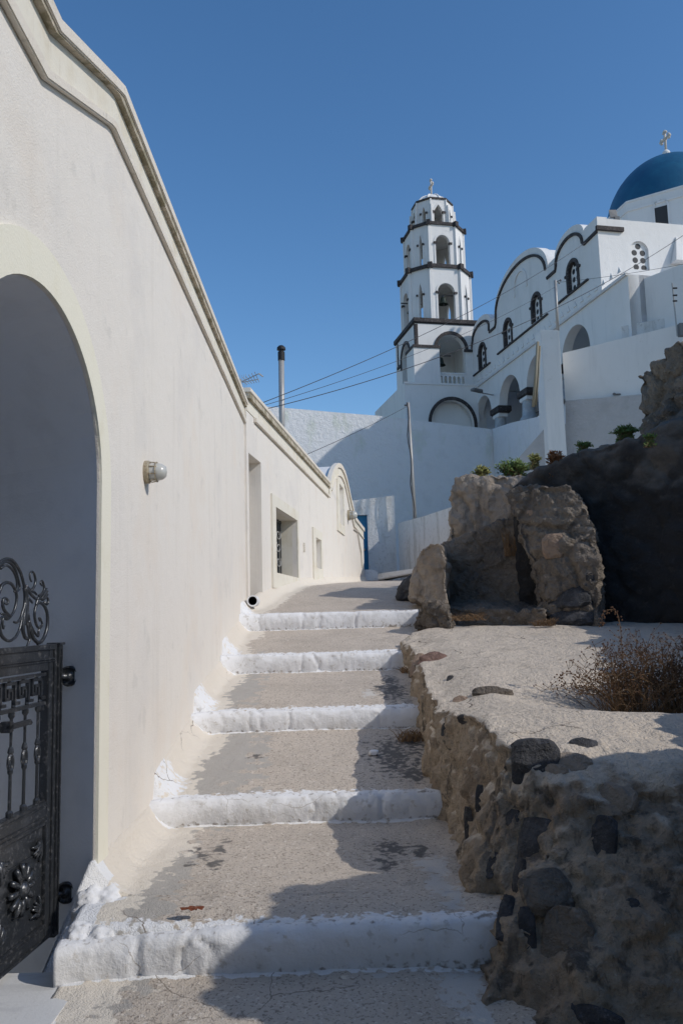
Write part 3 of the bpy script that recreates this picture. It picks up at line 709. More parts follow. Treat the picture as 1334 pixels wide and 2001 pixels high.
# ================================================================== STONE WALL, RUIN AND ROCKS ON THE RIGHT
T_ = [(.82, 10.5, -.20), (.68, 9.4, -.30), (.68, 8.2, -.43), (.66, 7.4, -.50), (.62, 6.8, -.56), (.64, 5.95, -.64), (.78, 5.1, -.62), (.80, 4.45, -.66), (1.08, 4.22, -.80), (1.5, 4.12, -.88), (2.1, 4.08, -.92), (3.6, 4.05, -.94), (5.4, 10.9, -.13)]
B_ = [(.76, 10.5), (.62, 9.3), (.58, 8.3), (.54, 7.4), (.56, 6.6), (.54, 5.9), (.49, 4.9), (.42, 4.2), (.33, 3.45), (.50, 3.12), (2.0, 3.1), (3.6, 3.3), (5.4, 10.9)]
m = MB(); m.prism([(x, y, -1.85) for x, y in B_], T_)
def fw_post(q, n):
    lip = interp([(4.2, .86), (5.1, .80), (5.95, .66), (10.5, .76)], q.y)
    tw = sstep(.45, .8, n.z) * sstep(4.0, 4.5, q.y) * sstep(-1.15, -.9, q.z)
    t = q.copy(); w = sstep(.0, .4, q.x - lip) * sstep(4.5, 5.4, q.y)
    zt = -.665 + .083 * (q.y - 4.5) + .018 * fbm(q, 1.3, 4) + .006 * fbm(q, 6, 3)
    zt -= .30 * math.exp(-((q.x - 2.35) / .85) ** 2 - ((q.y - 5.85) / .42) ** 2)
    t.z += (zt - t.z) * w + .03 * (1 - w) * fbm(q, 3.5, 4)
    a = .055 * fbm((q.x, q.y, q.z * .8), 2.4, 5) + .034 * fbm((q.x + 5, q.y, q.z * .45), 8, 5) + .014 * fbm((q.x + 9, q.y, q.z), 19, 4)
    vd, vp = noise.voronoi(Vector((q.x * 3.4 + fbm(q, 3) * .5, q.y * 3.4, q.z * 4.2)))
    a += .0175 * noise.noise(vp[0] * 3.3) - .021 * (1 - sstep(.0, .2, vd[1] - vd[0]))
    fr_ = 1 - sstep(4.0, 4.5, q.y)
    a += .016 * fbm((q.x * 2, q.y * 2, q.z * .7), 15, 4); a += fr_ * (.07 * fbm((q.x * .9, q.y, q.z * 1.6), 1.7, 5) + .03 * fbm((q.x, q.y, q.z * 1.4), 9, 4))
    sd_ = q + Vector((n.x, n.y, .5 * n.z)) * a
    return sd_.lerp(t, tw)
fwall = rock('stone_wall', [FACE], m, .022, [(.9, .02, 3)], post=fw_post, loc=(2.4, 6.5, -1.8), seed=2.0, soft=40)
tag(fwall, 'low rubble and plaster wall along the lane with dark stones and a flat pale top', 'stone wall')
def fw_top(p, n):
    k = 1 - sstep(4.2, 4.7, p.y)
    base = .5 + .75 * (n.z - .66) + .06 * sstep(-.95, -.72, p.z)
    front = .22 + .42 * sstep(-1.05, -.72, p.z) + .12 * (n.z - .4)
    return base * (1 - k) + front * k
set_attr(fwall, 'top', fw_top)
FB = bvh_of(fwall)
def stone_at(x, y, w, h, mat_, seed, depth=.5, bvh=FB, parent=fwall, label=None, flat=.45, name='stone'):
    l, n = hit(bvh, x, y)
    if l is None: return
    k = l.length / FPX
    m = MB(); lump(m, (0, 0, 0), 1.0, (1, 1, 1), seed)
    n = (n - ray(x, y).normalized() * .8).normalized(); nh = n.copy(); e1 = Vector((0, 0, 1)).cross(nh)
    if e1.length < .2: e1 = Vector((1, 0, 0))
    e1.normalize(); e2 = nh.cross(e1)
    R = w * k / 2; H = h * k / 2
    m.v = [l - n * (R * flat * depth) + e1 * (v.x * R * 1.12) + e2 * (v.y * H * 1.12) + n * (v.z * R * flat) for v in m.v]
    o = m.build(name, mat_, parent, smooth=False)
    if label: o['label'] = label
    return o
for i, (x, y, w, h, mt_, fl_) in enumerate([(1046, 1482, 92, 82, BASALT, .7), (1140, 1455, 52, 34, BASALT, .5), (1052, 1655, 86, 104, BASALT, .55), (1178, 1640, 46, 84, BASALT, .5), (1072, 1738, 100, 80, ROCKG, .35),
        (1012, 1500, 26, 60, BASALT, .4), (1000, 1598, 30, 34, BASALT, .4), (915, 1620, 22, 80, BASALT, .3), (985, 1790, 26, 90, BASALT, .4), (1105, 1850, 90, 130, ROCKG, .3), (1030, 1820, 30, 80, BASALT, .35),
        (878, 1328, 14, 22, BASALT, .6), (905, 1408, 26, 20, BASALT, .5), (868, 1425, 16, 26, BASALT, .5), (1150, 1985, 110, 36, BASALT, .4), (1235, 1770, 26, 30, BASALT, .4), (1012, 1710, 26, 60, BASALT, .3), (935, 1560, 16, 50, BASALT, .3), (960, 1690, 20, 50, BASALT, .3)]):
    stone_at(x, y, w, h, mt_, i * 3.1 + 1, flat=fl_)
for i, (x, y, w, h, mt_) in enumerate([(845, 1290, 58, 46, REDST), (815, 1298, 26, 60, PINKST), (962, 1352, 80, 26, ROCKG), (1120, 1490, 70, 44, ROCKL), (1085, 1505, 46, 24, ROCKL), (900, 1370, 34, 26, PINKST), (1190, 1560, 90, 60, ROCKL)]):
    stone_at(x, y, w, h, mt_, 70 + i * 2.3, flat=.5)

def poly(mb, pts, Y, depth, shear=(0, 0), turn=.9):
    """block whose near face passes the middle of the outline at depth Y, turned towards the lane, and runs back by depth"""
    cx = sum(p[0] for p in pts if p[0] < 1400) / max(1, len([p for p in pts if p[0] < 1400])); c = atY(cx, 1000, Y)
    fr = Fr((c.x, c.y), (1, -turn), 1)
    if fr.n.y > 0: fr.n = -fr.n
    q = [fr.px(x, y) for x, y in pts]
    a = [fr.pt(*p) for p in q]
    bk = Vector((c.x / c.y + .05, 1, 0))
    mb.prism(a, [p + bk * depth + Vector((depth * shear[0], 0, depth * shear[1])) for p in a])
# dark plastered wall of the ruin
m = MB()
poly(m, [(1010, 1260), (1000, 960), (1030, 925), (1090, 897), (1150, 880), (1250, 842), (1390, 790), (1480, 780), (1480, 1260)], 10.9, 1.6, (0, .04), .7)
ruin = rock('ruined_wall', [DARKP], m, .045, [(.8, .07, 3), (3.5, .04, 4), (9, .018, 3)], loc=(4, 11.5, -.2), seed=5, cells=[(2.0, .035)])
tag(ruin, 'dark plastered wall of a ruin, deep in shade behind the terrace', 'ruined wall')
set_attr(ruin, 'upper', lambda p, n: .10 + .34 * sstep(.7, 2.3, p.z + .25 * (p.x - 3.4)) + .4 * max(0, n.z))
# cliff: the visible shoulder, plus an unseen block and crest added to cast shade
m = MB()
poly(m, [(1275, 900), (1268, 850), (1292, 805), (1298, 770), (1318, 745), (1325, 715), (1352, 690), (1360, 655), (1420, 580), (1500, 520), (1500, 1150), (1350, 1080), (1300, 980)], 10.75, 1.8, (.1, .05))
poly(m, [(1318, 870), (1335, 790), (1365, 730), (1500, 600), (1500, 1050), (1360, 960)], 10.35, 1.2)
m.box(5.0, 8.5, 9.5, 13.5, -1, 3.9)
shade_ridge = [(1.95, 2.5, .55), (2.22, 3.2, .66), (2.40, 3.55, .48), (2.66, 3.92, .12), (2.80, 4.2, .02), (3.0, 4.9, .22), (3.42, 6.2, .66), (4.2, 8.1, .95), (4.85, 9.6, 1.4)]  # out-of-view crest line, shaped by the shadow it throws
lo = [(x - .03, y - .05, -1.9) for x, y, z in shade_ridge]
hi = shade_ridge
back = [(x + 1.6, y - .5, -1.9) for x, y, z in shade_ridge]; bh = [(x + 1.6, y - .5, z + .75) for x, y, z in shade_ridge]
for i in range(len(shade_ridge) - 1): m.prism([lo[i], hi[i], bh[i], back[i]], [lo[i + 1], hi[i + 1], bh[i + 1], back[i + 1]])
cliff = rock('rock_cliff', [ROCKG], m, .04, [(.9, .08, 4), (2.8, .06, 5), (8, .025, 4)], loc=(5, 8, -1), seed=9, cells=[(1.6, .10), (4.5, .035)])
tag(cliff, 'rough grey rock cliff rising at the right above the dark ruined wall, with an added unseen shade ridge', 'rock')
# stone pier of the ruin
m = MB()
poly(m, [(1058, 1240), (1044, 1150), (1026, 1085), (1006, 1050), (1004, 985), (1020, 957), (1060, 947), (1108, 949), (1138, 970), (1150, 1010), (1166, 1030), (1170, 1100), (1174, 1165), (1180, 1240)], 10.45, 1.9, turn=.45)
poly(m, [(1075, 1240), (1056, 1160), (1048, 1090), (1070, 1068), (1166, 1032), (1172, 1240)], 10.25, .6, turn=.5)
poly(m, [(1085, 1130), (1090, 1110), (1140, 1085), (1168, 1090), (1170, 1135)], 10.15, .5, turn=.5)
poly(m, [(1000, 1010), (985, 965), (1010, 945), (1060, 947), (1060, 1010)], 11.0, 1.6, turn=.5)
pier = rock('stone_pier', [ROCKG], m, .022, [(1.2, .05, 4), (4, .04, 5), (11, .02, 4), (26, .008, 3)], loc=(2.8, 10.8, -.2), seed=13, cells=[(1.7, .05), (5, .010)])
tag(pier, 'rounded plaster and rubble pier standing left of the dark ruined wall', 'stone pier')
PBV = bvh_of(pier)
for (x, y, w, h, mt_, sd, lb) in [(1080, 1068, 44, 50, PINKST, 3, None), (1138, 1036, 44, 16, ROCKL, 5, None), (1108, 1165, 92, 48, BASALT, 11, None), (1110, 1208, 96, 34, BASALT, 14, None), (1036, 1002, 16, 12, PINKST, 17, None), (1152, 1128, 16, 18, BASALT, 20, None)]:
    stone_at(x, y, w, h, mt_, sd, bvh=PBV, parent=pier, flat=.4)
# niche: back wall and floor between pier and boulder
m = MB()
poly(m, [(855, 1215), (858, 1064), (900, 1045), (960, 1022), (975, 1010), (1010, 1012), (1050, 1040), (1080, 1215)], 11.7, 1.0, turn=.5)
poly(m, [(858, 1240), (868, 1185), (1070, 1190), (1075, 1240)], 10.7, 1.3, (0, .06))
nw = rock('niche_wall', [ROCKG], m, .03, [(1.2, .05, 4), (5, .03, 5), (12, .014, 3)], loc=(1.9, 11.9, -.2), seed=17, cells=[(3, .03)])
tag(nw, 'low shaded grey wall between the boulder and the stone pier', 'stone wall')
m = MB()
poly(m, [(870, 1080), (878, 985), (884, 932), (905, 922), (940, 930), (985, 922), (1030, 930), (1070, 950), (1080, 1000), (1080, 1080)], 12.3, 1.6, turn=.5)
poly(m, [(955, 1035), (965, 945), (1000, 938), (1012, 990), (1000, 1035)], 12.2, .7)
ro = rock('rock', [ROCKL], m, .028, [(1.0, .06, 4), (3.6, .05, 5), (10, .022, 4), (24, .008, 3)], loc=(2.2, 13, 0), seed=21, cells=[(1.4, .05), (5, .008)])
tag(ro, 'tan rock block topped with green shrubs, behind the stone pier', 'rock')
m = MB()
poly(m, [(798, 1170), (806, 1110), (818, 1075), (840, 1060), (862, 1062), (872, 1090), (872, 1185), (850, 1190)], 11.2, .9)
bo = rock('boulder', [ROCKL], m, .022, [(1.4, .05, 4), (5, .03, 5), (13, .016, 4)], loc=(1.2, 11.6, 0), seed=25, cells=[(2, .03)])
tag(bo, 'upright rounded boulder at the lane edge above the topmost step', 'boulder')
m = MB()
poly(m, [(806, 1232), (812, 1195), (822, 1178), (850, 1172), (874, 1190), (884, 1222), (880, 1240)], 10.4, .7)
bo2 = rock('boulder', [ROCKG], m, .02, [(1.6, .06, 4), (5, .03, 5), (14, .014, 4)], loc=(1.1, 10.7, -.2), seed=29, cells=[(3.5, .04), (9, .014)])
tag(bo2, 'low whitewash-splashed boulder at the right end of the topmost step', 'boulder')
m = MB()
poly(m, [(775, 1170), (785, 1140), (800, 1122), (818, 1120), (822, 1175)], 12.6, 1.6)
ro2 = rock('rock', [BASALT], m, .03, [(2, .08, 4), (7, .03, 4)], loc=(1.0, 12.8, 0), seed=33)
tag(ro2, 'small black rock in the lane edge beside the upright boulder', 'rock')
# loose stones
for (x, y, r, mt_, lb) in [(730, 1476, .035, WHITEW, 'small white pebble lying on the dark patch of the lane')]:
    l, n = hit(PB, x, y); m = MB(); lump(m, l + Vector((0, 0, r * .6)), r, (1.2, 1, .7), 5)
    tag(m.build('pebble', mt_, loc=l, smooth=False), lb, 'pebble')
ALLB = [FB, PB, PBV, bvh_of(ruin), bvh_of(cliff), bvh_of(nw), bvh_of(ro), bvh_of(bo), bvh_of(bo2)]
def hit_any(x, y):
    best = None
    for b in ALLB:
        l, n = hit(b, x, y)
        if l is not None and (best is None or l.length < best[0].length): best = (l, n)
    return best
l, n = hit(PB, 376, 1778); l = atY(376, 1780, 3.99) if l is None else l
m = MB(); c = atY(376, 1782, 4.06)
for k, (dx, dy, rr) in enumerate([(-.02, 0, .03), (.015, .008, .032), (.0, -.01, .022)]):
    q = [(c.x + dx + rr * math.cos(a) * 1.3, c.y + dy + rr * .6 * math.sin(a), c.z + .006 + .016 * abs(math.sin(a * 1.5 + k))) for a in [2 * math.pi * i / 8 for i in range(8)]]
    m.add(q + [(c.x + dx, c.y + dy, c.z + .022)], [(i, (i + 1) % 8, 8) for i in range(8)])
tag(m.build('dead_leaf', BROWN, loc=c, recalc=False), 'curled brown dead leaf on the lowest step edge', 'leaf')

# ------------------------------------------------------------------ plants
def shrub(base, w, h, n, leafmat, label, name='shrub', seed=0, leaf=.03, lean=(0, 0)):
    rnd = random.Random(seed); base = Vector(base)
    t = thing(name, base, label, 'shrub', 'shrubs on the rocks')
    ms = MB(); ml = MB()
    for i in range(n):
        a = rnd.uniform(0, 6.283); sp = rnd.uniform(.1, 1) ** .7
        tip = base + Vector((math.cos(a) * w * sp + lean[0], math.sin(a) * w * .7 * sp + lean[1], h * rnd.uniform(.55, 1) * (1 - .45 * sp * sp)))
        mid = base.lerp(tip, .5) + Vector((0, 0, h * .12))
        P = [base + Vector((rnd.uniform(-.75, .75) * w, rnd.uniform(-.4, .4) * w, -.08)), mid, tip]
        ms.tube(P, .005, 4, .002)
        for k in range(22):
            u_ = .05 + .95 * k / 22; p = mid.lerp(tip, (u_ - .5) * 2) if u_ > .5 else P[0].lerp(mid, u_ * 2)
            d = Vector((rnd.uniform(-1, 1), rnd.uniform(-1, 1), rnd.uniform(-.2, 1))).normalized(); L_ = leaf * rnd.uniform(.6, 1.2); sd = d.orthogonal().normalized() * L_ * .28
            ml.add([p, p + d * L_ * .5 + sd, p + d * L_, p + d * L_ * .5 - sd], [(0, 1, 2, 3)])
    ms.build('stem', DRY, t); ml.build('foliage', leafmat, t, recalc=False)
    return t
def base_at(x, y, Y): return atY(x, y, Y) - Vector((0, 0, .03))
shrub(base_at(1003, 930, 12.9), .34, .34, 120, LEAF, 'broad green shrub on top of the tan rock block', seed=1, leaf=.05)
shrub(base_at(940, 930, 12.9), .17, .22, 50, LEAFY, 'small yellowish green shrub at the left corner of the tan rock block', seed=2, leaf=.045)
shrub(base_at(1044, 904, 12.4), .12, .19, 40, LEAFY, 'small upright yellow green shrub between the broad shrub and the rust brown plant', seed=3, leaf=.04)
shrub(base_at(1139, 876, 11.9), .14, .15, 40, LEAF, 'small green shrub on the ruined wall top, next to the grey stone', seed=4, leaf=.04)
shrub(base_at(1222, 852, 11.6), .22, .20, 90, LEAF, 'dense green cushion shrub nearest the cliff on the ruined wall top', seed=5, leaf=.045)
shrub(base_at(1086, 922, 11.15), .13, .38, 60, RUST, 'rust brown dried plant hanging on the ruined wall corner', name='dried_plant', seed=6, leaf=.06)
shrub(base_at(1268, 857, 10.15), .10, .10, 24, LEAF, 'dark green tuft in a crack of the cliff', seed=7, leaf=.04)
m = MB(); c = base_at(1183, 872, 11.6); lump(m, c, .075, (1.5, 1, .8), 6); tag(m.build('stone', ROCKG, loc=c), 'loose grey stone on the ruined wall top between two green shrubs', 'stone')
for k, (x, y, Y, w, h, lb) in enumerate([(905, 1205, 10.5, .28, .10, 'dark dry weeds on the niche floor beside the low boulder'), (1062, 1215, 10.1, .13, .10, 'dark dry weeds at the foot of the stone pier'), (1000, 1080, 11.6, .10, .42, 'dark dry tuft growing in the crack between niche wall and pier'),
                                         (812, 1455, 7.0, .14, .10, 'brown dry weeds at the wall foot below the third step'), (806, 1325, 9.1, .12, .07, 'brown dry weeds at the wall foot below the reddish stone')]):
    rnd = random.Random(40 + k); b = base_at(x, y, Y)
    if Y < 9.5: b = Vector((b.x, b.y, interp(PROF, b.y) + .02))
    t = thing('dry_weeds', b, lb, 'weeds', 'dry weeds'); ms = MB()
    for i in range(110):
        a = rnd.uniform(0, 6.28); q = b + Vector((rnd.uniform(-1, 1) * w, rnd.uniform(-.6, .6) * w, -.02)); tp = q + Vector((rnd.uniform(-.6, .6) * w, rnd.uniform(-.5, .5) * w, h * rnd.uniform(.4, 1)))
        ms.tube([q, q.lerp(tp, .5) + Vector((0, 0, .02)), tp], .004, 3, .0015)
    ms.build('stem', DRY, t, recalc=False)
# the dry shrub in the hollow behind the wall
rnd = random.Random(99); b = Vector((2.05, 5.95, -.84))
t = thing('dry_shrub', b, 'large dry brown shrub in the hollow behind the stone wall top', 'shrub')
ms = MB(); sd = MB()
for i in range(420):
    a = rnd.uniform(0, 6.283); sp = rnd.uniform(0.05, 1) ** .8
    root = b + Vector((rnd.uniform(-.25, .55), rnd.uniform(-.12, .12), 0))
    tip = root + Vector((math.cos(a) * .50 * sp + .05, math.sin(a) * .30 * sp, rnd.uniform(.34, .70) * (1.08 - .55 * sp)))
    mid = root.lerp(tip, .55) + Vector((0, 0, .07))
    P = smooth_line([root, mid, tip + Vector((rnd.uniform(-.04, .04), 0, 0)), tip + Vector((math.cos(a) * .05, 0, -.03))], 3)
    ms.tube(P, .0032, 3, .0012)
    for k in range(5):
        u_ = P[rnd.randrange(3, len(P))]; v = u_ + Vector((rnd.uniform(-.07, .07), rnd.uniform(-.05, .05), rnd.uniform(.0, .07))); ms.tube([u_, v], .0016, 3)
        sd.sphere(v, .006, 3)
tip = b + Vector((-.12, .0, .80))
for P in ([b, b + Vector((-.08, 0, .4)), b + Vector((-.09, 0, .72)), b + Vector((-.12, 0, .83)), b + Vector((-.2, 0, .82)), b + Vector((-.22, 0, .73))], [b, b + Vector((-.3, 0, .3)), b + Vector((-.48, 0, .4)), b + Vector((-.56, 0, .36))]):
    P = smooth_line(P, 6); ms.tube(P, .004, 4, .0018)
    for p in P[8:]:
        for _ in range(2): sd.sphere(p + Vector((rnd.uniform(-.02, .02), 0, rnd.uniform(-.02, .02))), .007, 3)
ms.build('stem', DRY, t, recalc=False); sd.build('seed_heads', SEED, t, recalc=False)['kind'] = 'stuff'

# ================================================================== WALLS AROUND THE CHURCH TERRACE
U_ = Vector((-.208, .978, 0)); V_ = Vector((.978, .208, 0))
# old whitewashed yard wall with the blue door, at the head of the lane
YW = Fr((.45, 31.2), (1, -.06), 1)
if YW.n.y > 0: YW.n = -YW.n
yw = thing('yard_wall', YW.pt(1, 1.3), 'weathered low whitewashed yard wall with a blue door at the head of the lane', 'wall')
zt1 = YW.px(690, 978)[1]; s770 = YW.px(770, 968)[0]; zt2 = YW.px(770, 968)[1]
d0 = YW.px(690, 1003); d1 = YW.px(717, 1006)
DO = [(d0[0] - .35, 1.2), (d0[0] - .35, d1[1]), (d1[0], d1[1]), (d1[0], 1.2)]
m = MB(); panel(m, YW, [(-3.5, -1), (-3.5, zt1 - .1), (d0[0], zt1), (s770, zt2), (s770, -1)], [DO], 0, .9); m.build('wall', OLDW, yw)
m = MB(); fbox(m, YW, DO[0][0], DO[2][0], 1.2, d1[1], -.22, -.28)
for i in range(7): fbox(m, YW, DO[0][0], DO[2][0], 1.35 + i * .37, 1.365 + i * .37, -.2195, -.205)
dr = m.build('door', BLUED, yw); m = MB(); m.sphere(YW.pt(d1[0] - .15, 2.5, -.18), .05, 8); m.build('handle', STEEL, dr)
# return wall, rising towards the right
pA = atY(778, 1022, 31.0); pB = atY(884, 990, 25.5)
RW = Fr((pA.x, pA.y), (pB.x - pA.x, pB.y - pA.y), 1)
if RW.n.y > 0: RW.n = -RW.n
Lr = math.hypot(pB.x - pA.x, pB.y - pA.y)
m = MB(); panel(m, RW, [(-.05, -1), (-.05, pA.z), (Lr * .5, (pA.z + pB.z) / 2 - .03), (Lr, pB.z), (Lr + 3, pB.z + .3), (Lr + 3, -1)], [], 0, .5)
tag(m.build('wall', OLDW, loc=RW.pt(Lr / 2, 1.3)), 'stained low whitewashed wall running from the yard wall behind the tan rock', 'wall')
m = MB(); q = [atY(x, y, 30.2) for x, y in [(711, 1137), (711, 1113), (730, 1113), (739, 1120), (740, 1136)]]
m.prism(q, [p + Vector((0, 1.0, 0)) for p in q]); o = m.build('kerb_block', WHITEW, loc=q[0], bevel=.04); tag(o, 'small whitewashed block at the lane head below the blue door', 'kerb')
m = MB(); q = [atY(x, y, Y) for x, y, Y in [(736, 1134, 29.6), (812, 1119, 27), (812, 1110, 27), (738, 1121, 29.6)]]
m.prism(q, [p + Vector((.3, .9, 0)) for p in q]); tag(m.build('kerb', WHITEW, loc=q[0], bevel=.03), 'long low whitewashed kerb in front of the yard wall', 'kerb')

# high retaining wall of the terrace (takes the curved shadow of the church)
Rw = Fr((7.104, 38.5), V_)
tl = Rw.px(530, 795); tm = Rw.px(735, 812); tr = Rw.px(955, 838)
rw = thing('retaining_wall', Rw.pt(-5, 1), 'tall whitewashed retaining wall in front of the bell tower', 'retaining wall')
m = MB(); P = [(-14, tl[1] + .1), tl] + [((tl[0] * (1 - t) + tm[0] * t), tl[1] * (1 - t) + tm[1] * t + .02 * math.sin(t * 9)) for t in (.33, .66)] + [tm, tr, (.35, tr[1] - .02)]
panel(m, Rw, [(-14, -3)] + P + [(.35, -3)], [], 0, 2.2); m.build('wall', RETAIN, rw)
sA = (7.25, 38.45); pC = atY(1062, 812, 29.6)
Sw = Fr(sA, (pC.x - sA[0], pC.y - sA[1]), 1)
if Sw.n.y > 0: Sw.n = -Sw.n
Ls = math.hypot(pC.x - sA[0], pC.y - sA[1]); z0_ = Sw.px(957, 843)[1]; z1_ = Sw.px(1048, 815)[1]; s1_ = Sw.px(1048, 815)[0]
m = MB(); panel(m, Sw, [(0, -2), (0, z0_), (s1_ * .5, (z0_ + z1_) / 2 + .05), (s1_, z1_), (Ls, z1_ - .05), (Ls, -2)], [], 0, .5)
tag(m.build('parapet_wall', RETAIN, loc=Sw.pt(Ls / 2, 2)), 'whitewashed parapet wall below the church arcade', 'wall')

# ================================================================== CHURCH
F_ = Fr((10.044, 30.0), U_, -1)
ch = thing('church', F_.pt(6, 8.6, -4), 'white church with vaulted gables, black trimmed windows, an arcade and a blue dome', 'church')
def varc(c, hw, zs, top, n=22, a0=0, a1=180): return [(c + hw * math.cos(rad(a0 + (a1 - a0) * i / n)), zs + (top - zs) * math.sin(rad(a0 + (a1 - a0) * i / n))) for i in range(n + 1)]
v3 = varc(2.30, 1.25, 14.86, 15.50); vm = varc(7.2, 3.0, 14.78, 16.52, 30); v1 = varc(12.05, 1.32, 14.76, 15.40)
skyline = [(0, 14.93), (.9, 14.93)] + v3 [0:0] + list(v3[::1]) if False else None
def leftgoing(a): return sorted(a, key=lambda q: q[0])
skyl = [(0, 14.93), (.95, 14.92)] + leftgoing(v3) + [(3.7, 14.86), (4.15, 14.84)] + leftgoing(vm) + [(10.3, 14.70)] + leftgoing(v1) + [(13.5, 14.74), (13.9, 14.74)]
ARC = [(12.25, 1.10, 10.05, 1.15), (8.93, 1.23, 10.08, 1.22), (5.70, 1.25, 10.12, 1.25), (2.28, 1.17, 10.2, 1.2)]
WIN = [(12.0, 12.64, 14.04), (8.66, 12.70, 14.12), (5.50, 12.80, 14.15), (2.08, 12.86, 14.18)]
wh = [arch(c, .40, zb + .02, zt - .55, .40, 14) for c, zb, zt in WIN]
bot = [(13.9, 9.0), (13.35, 9.0)]
for (c, hw, zs, rise) in ARC:
    a = arch(c, hw, zs, zs, rise, 18)[1:-1]; a = a[::-1]
    if c > 12: bot += [(13.35, zs)] + a[1:] if False else [(c + hw, 9.0)] + a + [(c - hw, zs)]
    elif c < 3: bot += a + [(c - hw, 9.0)]
    else: bot += a
bot += [(-1.8, 7.5), (-1.8, 11.86), (-.02, 11.86)]
bot[0] = (13.9, 9.0)
outer = skyl[::-1][::-1]
poly_ = [(-.02, 11.86)] + skyl + bot[:-1]
m = MB(); panel(m, F_, poly_, wh, 0, .42); m.build('facade', CHURCH, ch)
# body with its vaults, behind the facade skin
m = MB(); body = [(0, 11.9)] + [(a, z - .06) for a, z in skyl] + [(13.9, 11.9)]
body = [(max(a, .42), z) for a, z in body]
m.prism([F_.pt(a, z, -.43) for a, z in body], [F_.pt(a, z, -11) for a, z in body]); m.build('vaulted_body', CHURCH, ch)
m = MB(); fbox(m, F_, -1.8, 13.9, 7.5, 8.75, -.43, -4.2); fbox(m, F_, -1.8, 13.9, 8.75, 11.85, -3.6, -4.2); fbox(m, F_, -1.8, -1.4, 8.75, 11.85, -.43, -3.6); fbox(m, F_, 13.5, 13.9, 8.75, 11.85, -.43, -3.6)
fbox(m, F_, -1.8, -.02, 11.6, 11.85, -.43, -3.6)
m.build('arcade', REVEAL, ch)
m = MB()
for c in (12.2, 8.9): fbox(m, F_, c - .6, c + .6, 8.76, 10.6, -3.55, -3.5)
fbox(m, F_, 9.8, 13.3, 9.75, 10.0, -3.44, -3.3)
m.build('doorway', DARKIN, ch)
def black_band(P, w, o1=.07, name='arch_trim'):
    q = []
    n = len(P)
    for i in range(n):
        a = P[max(0, i - 1)]; b = P[min(n - 1, i + 1)]; d = Vector((b[0] - a[0], b[1] - a[1], 0)).normalized()
        q.append((P[i][0] + d.y * w, P[i][1] - d.x * w))
    m = MB(); ring(m, F_, P, q, -.01, o1); return m.build(name, BLACK, ch)
black_band([(13.75, 14.15), (13.45, 14.2)] + leftgoing(varc(12.05, 1.20, 14.55, 15.10))[::-1] + [(10.88, 14.25)], -.12)
black_band([(10.9, 14.22), (10.15, 14.22), (10.08, 14.35)] + leftgoing(varc(7.2, 2.84, 14.70, 16.20))[::-1], -.115)
black_band([(4.3, 14.32), (3.52, 14.32)] + leftgoing(varc(2.30, 1.20, 14.45, 15.20))[::-1] + [(1.04, 14.36), (.0, 14.40)], -.12)
for a, b, z in ((13.3, 10.95, 12.58), (9.98, 4.42, 12.70), (3.45, .88, 12.78)):
    m = MB(); fbox(m, F_, b, a, z - .03, z + .04, -.01, .08); m.build('sill', BLACK, ch)
for (c, zb, zt) in WIN:
    m = MB(); ring(m, F_, arch(c, .40, zb + .02, zt - .55, .40, 14), arch(c, .52, zb + .02, zt - .55, .52, 14), 0, .05)
    ring(m, F_, arch(c, .37, zb + .02, zt - .55, .37, 14), arch(c, .401, zb + .02, zt - .55, .401, 14), -.25, .045)
    fbox(m, F_, c + .40, c + .64, zt - .62, zt - .52, 0, .06); fbox(m, F_, c - .64, c - .40, zt - .62, zt - .52, 0, .06)
    wd = m.build('window', BLACK, ch)
    m = MB(); A = arch(c, .365, zb + .02, zt - .55, .365, 14); panel(m, F_, A, [], -.12, .06); m.build('screen', CHURCH, wd)
    for (dx, dz) in ((-.15, .14), (.15, .14), (-.15, .48), (.15, .48), (-.15, .82), (.15, .82), (0, 1.09)):
        m = MB(); m.lathe(F_.pt(c + dx, zb + dz, -.119), [(0, .004), (.115, .004), (.115, 0)], 16, F_.n); m.build('opening', DISK, wd)
m = MB(); A = arch(7.0, .62, 14.75, 15.1, .60, 16); ring(m, F_, A, arch(7.0, .72, 14.75, 15.1, .70, 16), 0, .05); m.build('relief_arch', CHURCH, ch)
m = MB(); fbox(m, F_, -1.8, 13.6, 11.82, 11.92, 0, .09); m.build('ledge', CHROUGH, ch)
for i in range(26):
    s = -1.3 + i * .56; m = MB()
    m.prism([F_.pt(s - .12, 12.12, 0), F_.pt(s + .12, 12.12, 0), F_.pt(s, 12.36, 0)], [F_.pt(s - .12, 12.12, .035), F_.pt(s + .12, 12.12, .035), F_.pt(s, 12.36, .02)])
    m.build('dentil', CHURCH, ch)
for s in (10.6, 7.32, 3.95):
    m = MB(); fbox(m, F_, s - .56, s + .56, 9.86, 10.14, .10, -.60); fbox(m, F_, s - .50, s + .50, 9.80, 9.86, .05, -.55); cp = m.build('capital', BLACK, ch, bevel=.02)
    m = MB(); fbox(m, F_, s - .40, s + .40, 9.62, 9.80, .04, -.46); m.build('abacus', CHURCH, ch, bevel=.02)
    m = MB(); m.lathe(F_.pt(s, 8.7, -.21), [(.40, 0), (.40, .12), (.31, .2), (.29, .5), (.27, .92)], 20); m.build('column', COLUMN, ch, smooth=True)
m = MB()
for i in range(40): s = 3.9 + i * .16; m.tube([F_.pt(s, 8.75, -1.2), F_.pt(s, 9.45, -1.2)], .012, 4)
m.tube([F_.pt(3.8, 9.42, -1.2), F_.pt(10.4, 9.42, -1.2)], .02, 4); m.build('railing', IRON, ch)
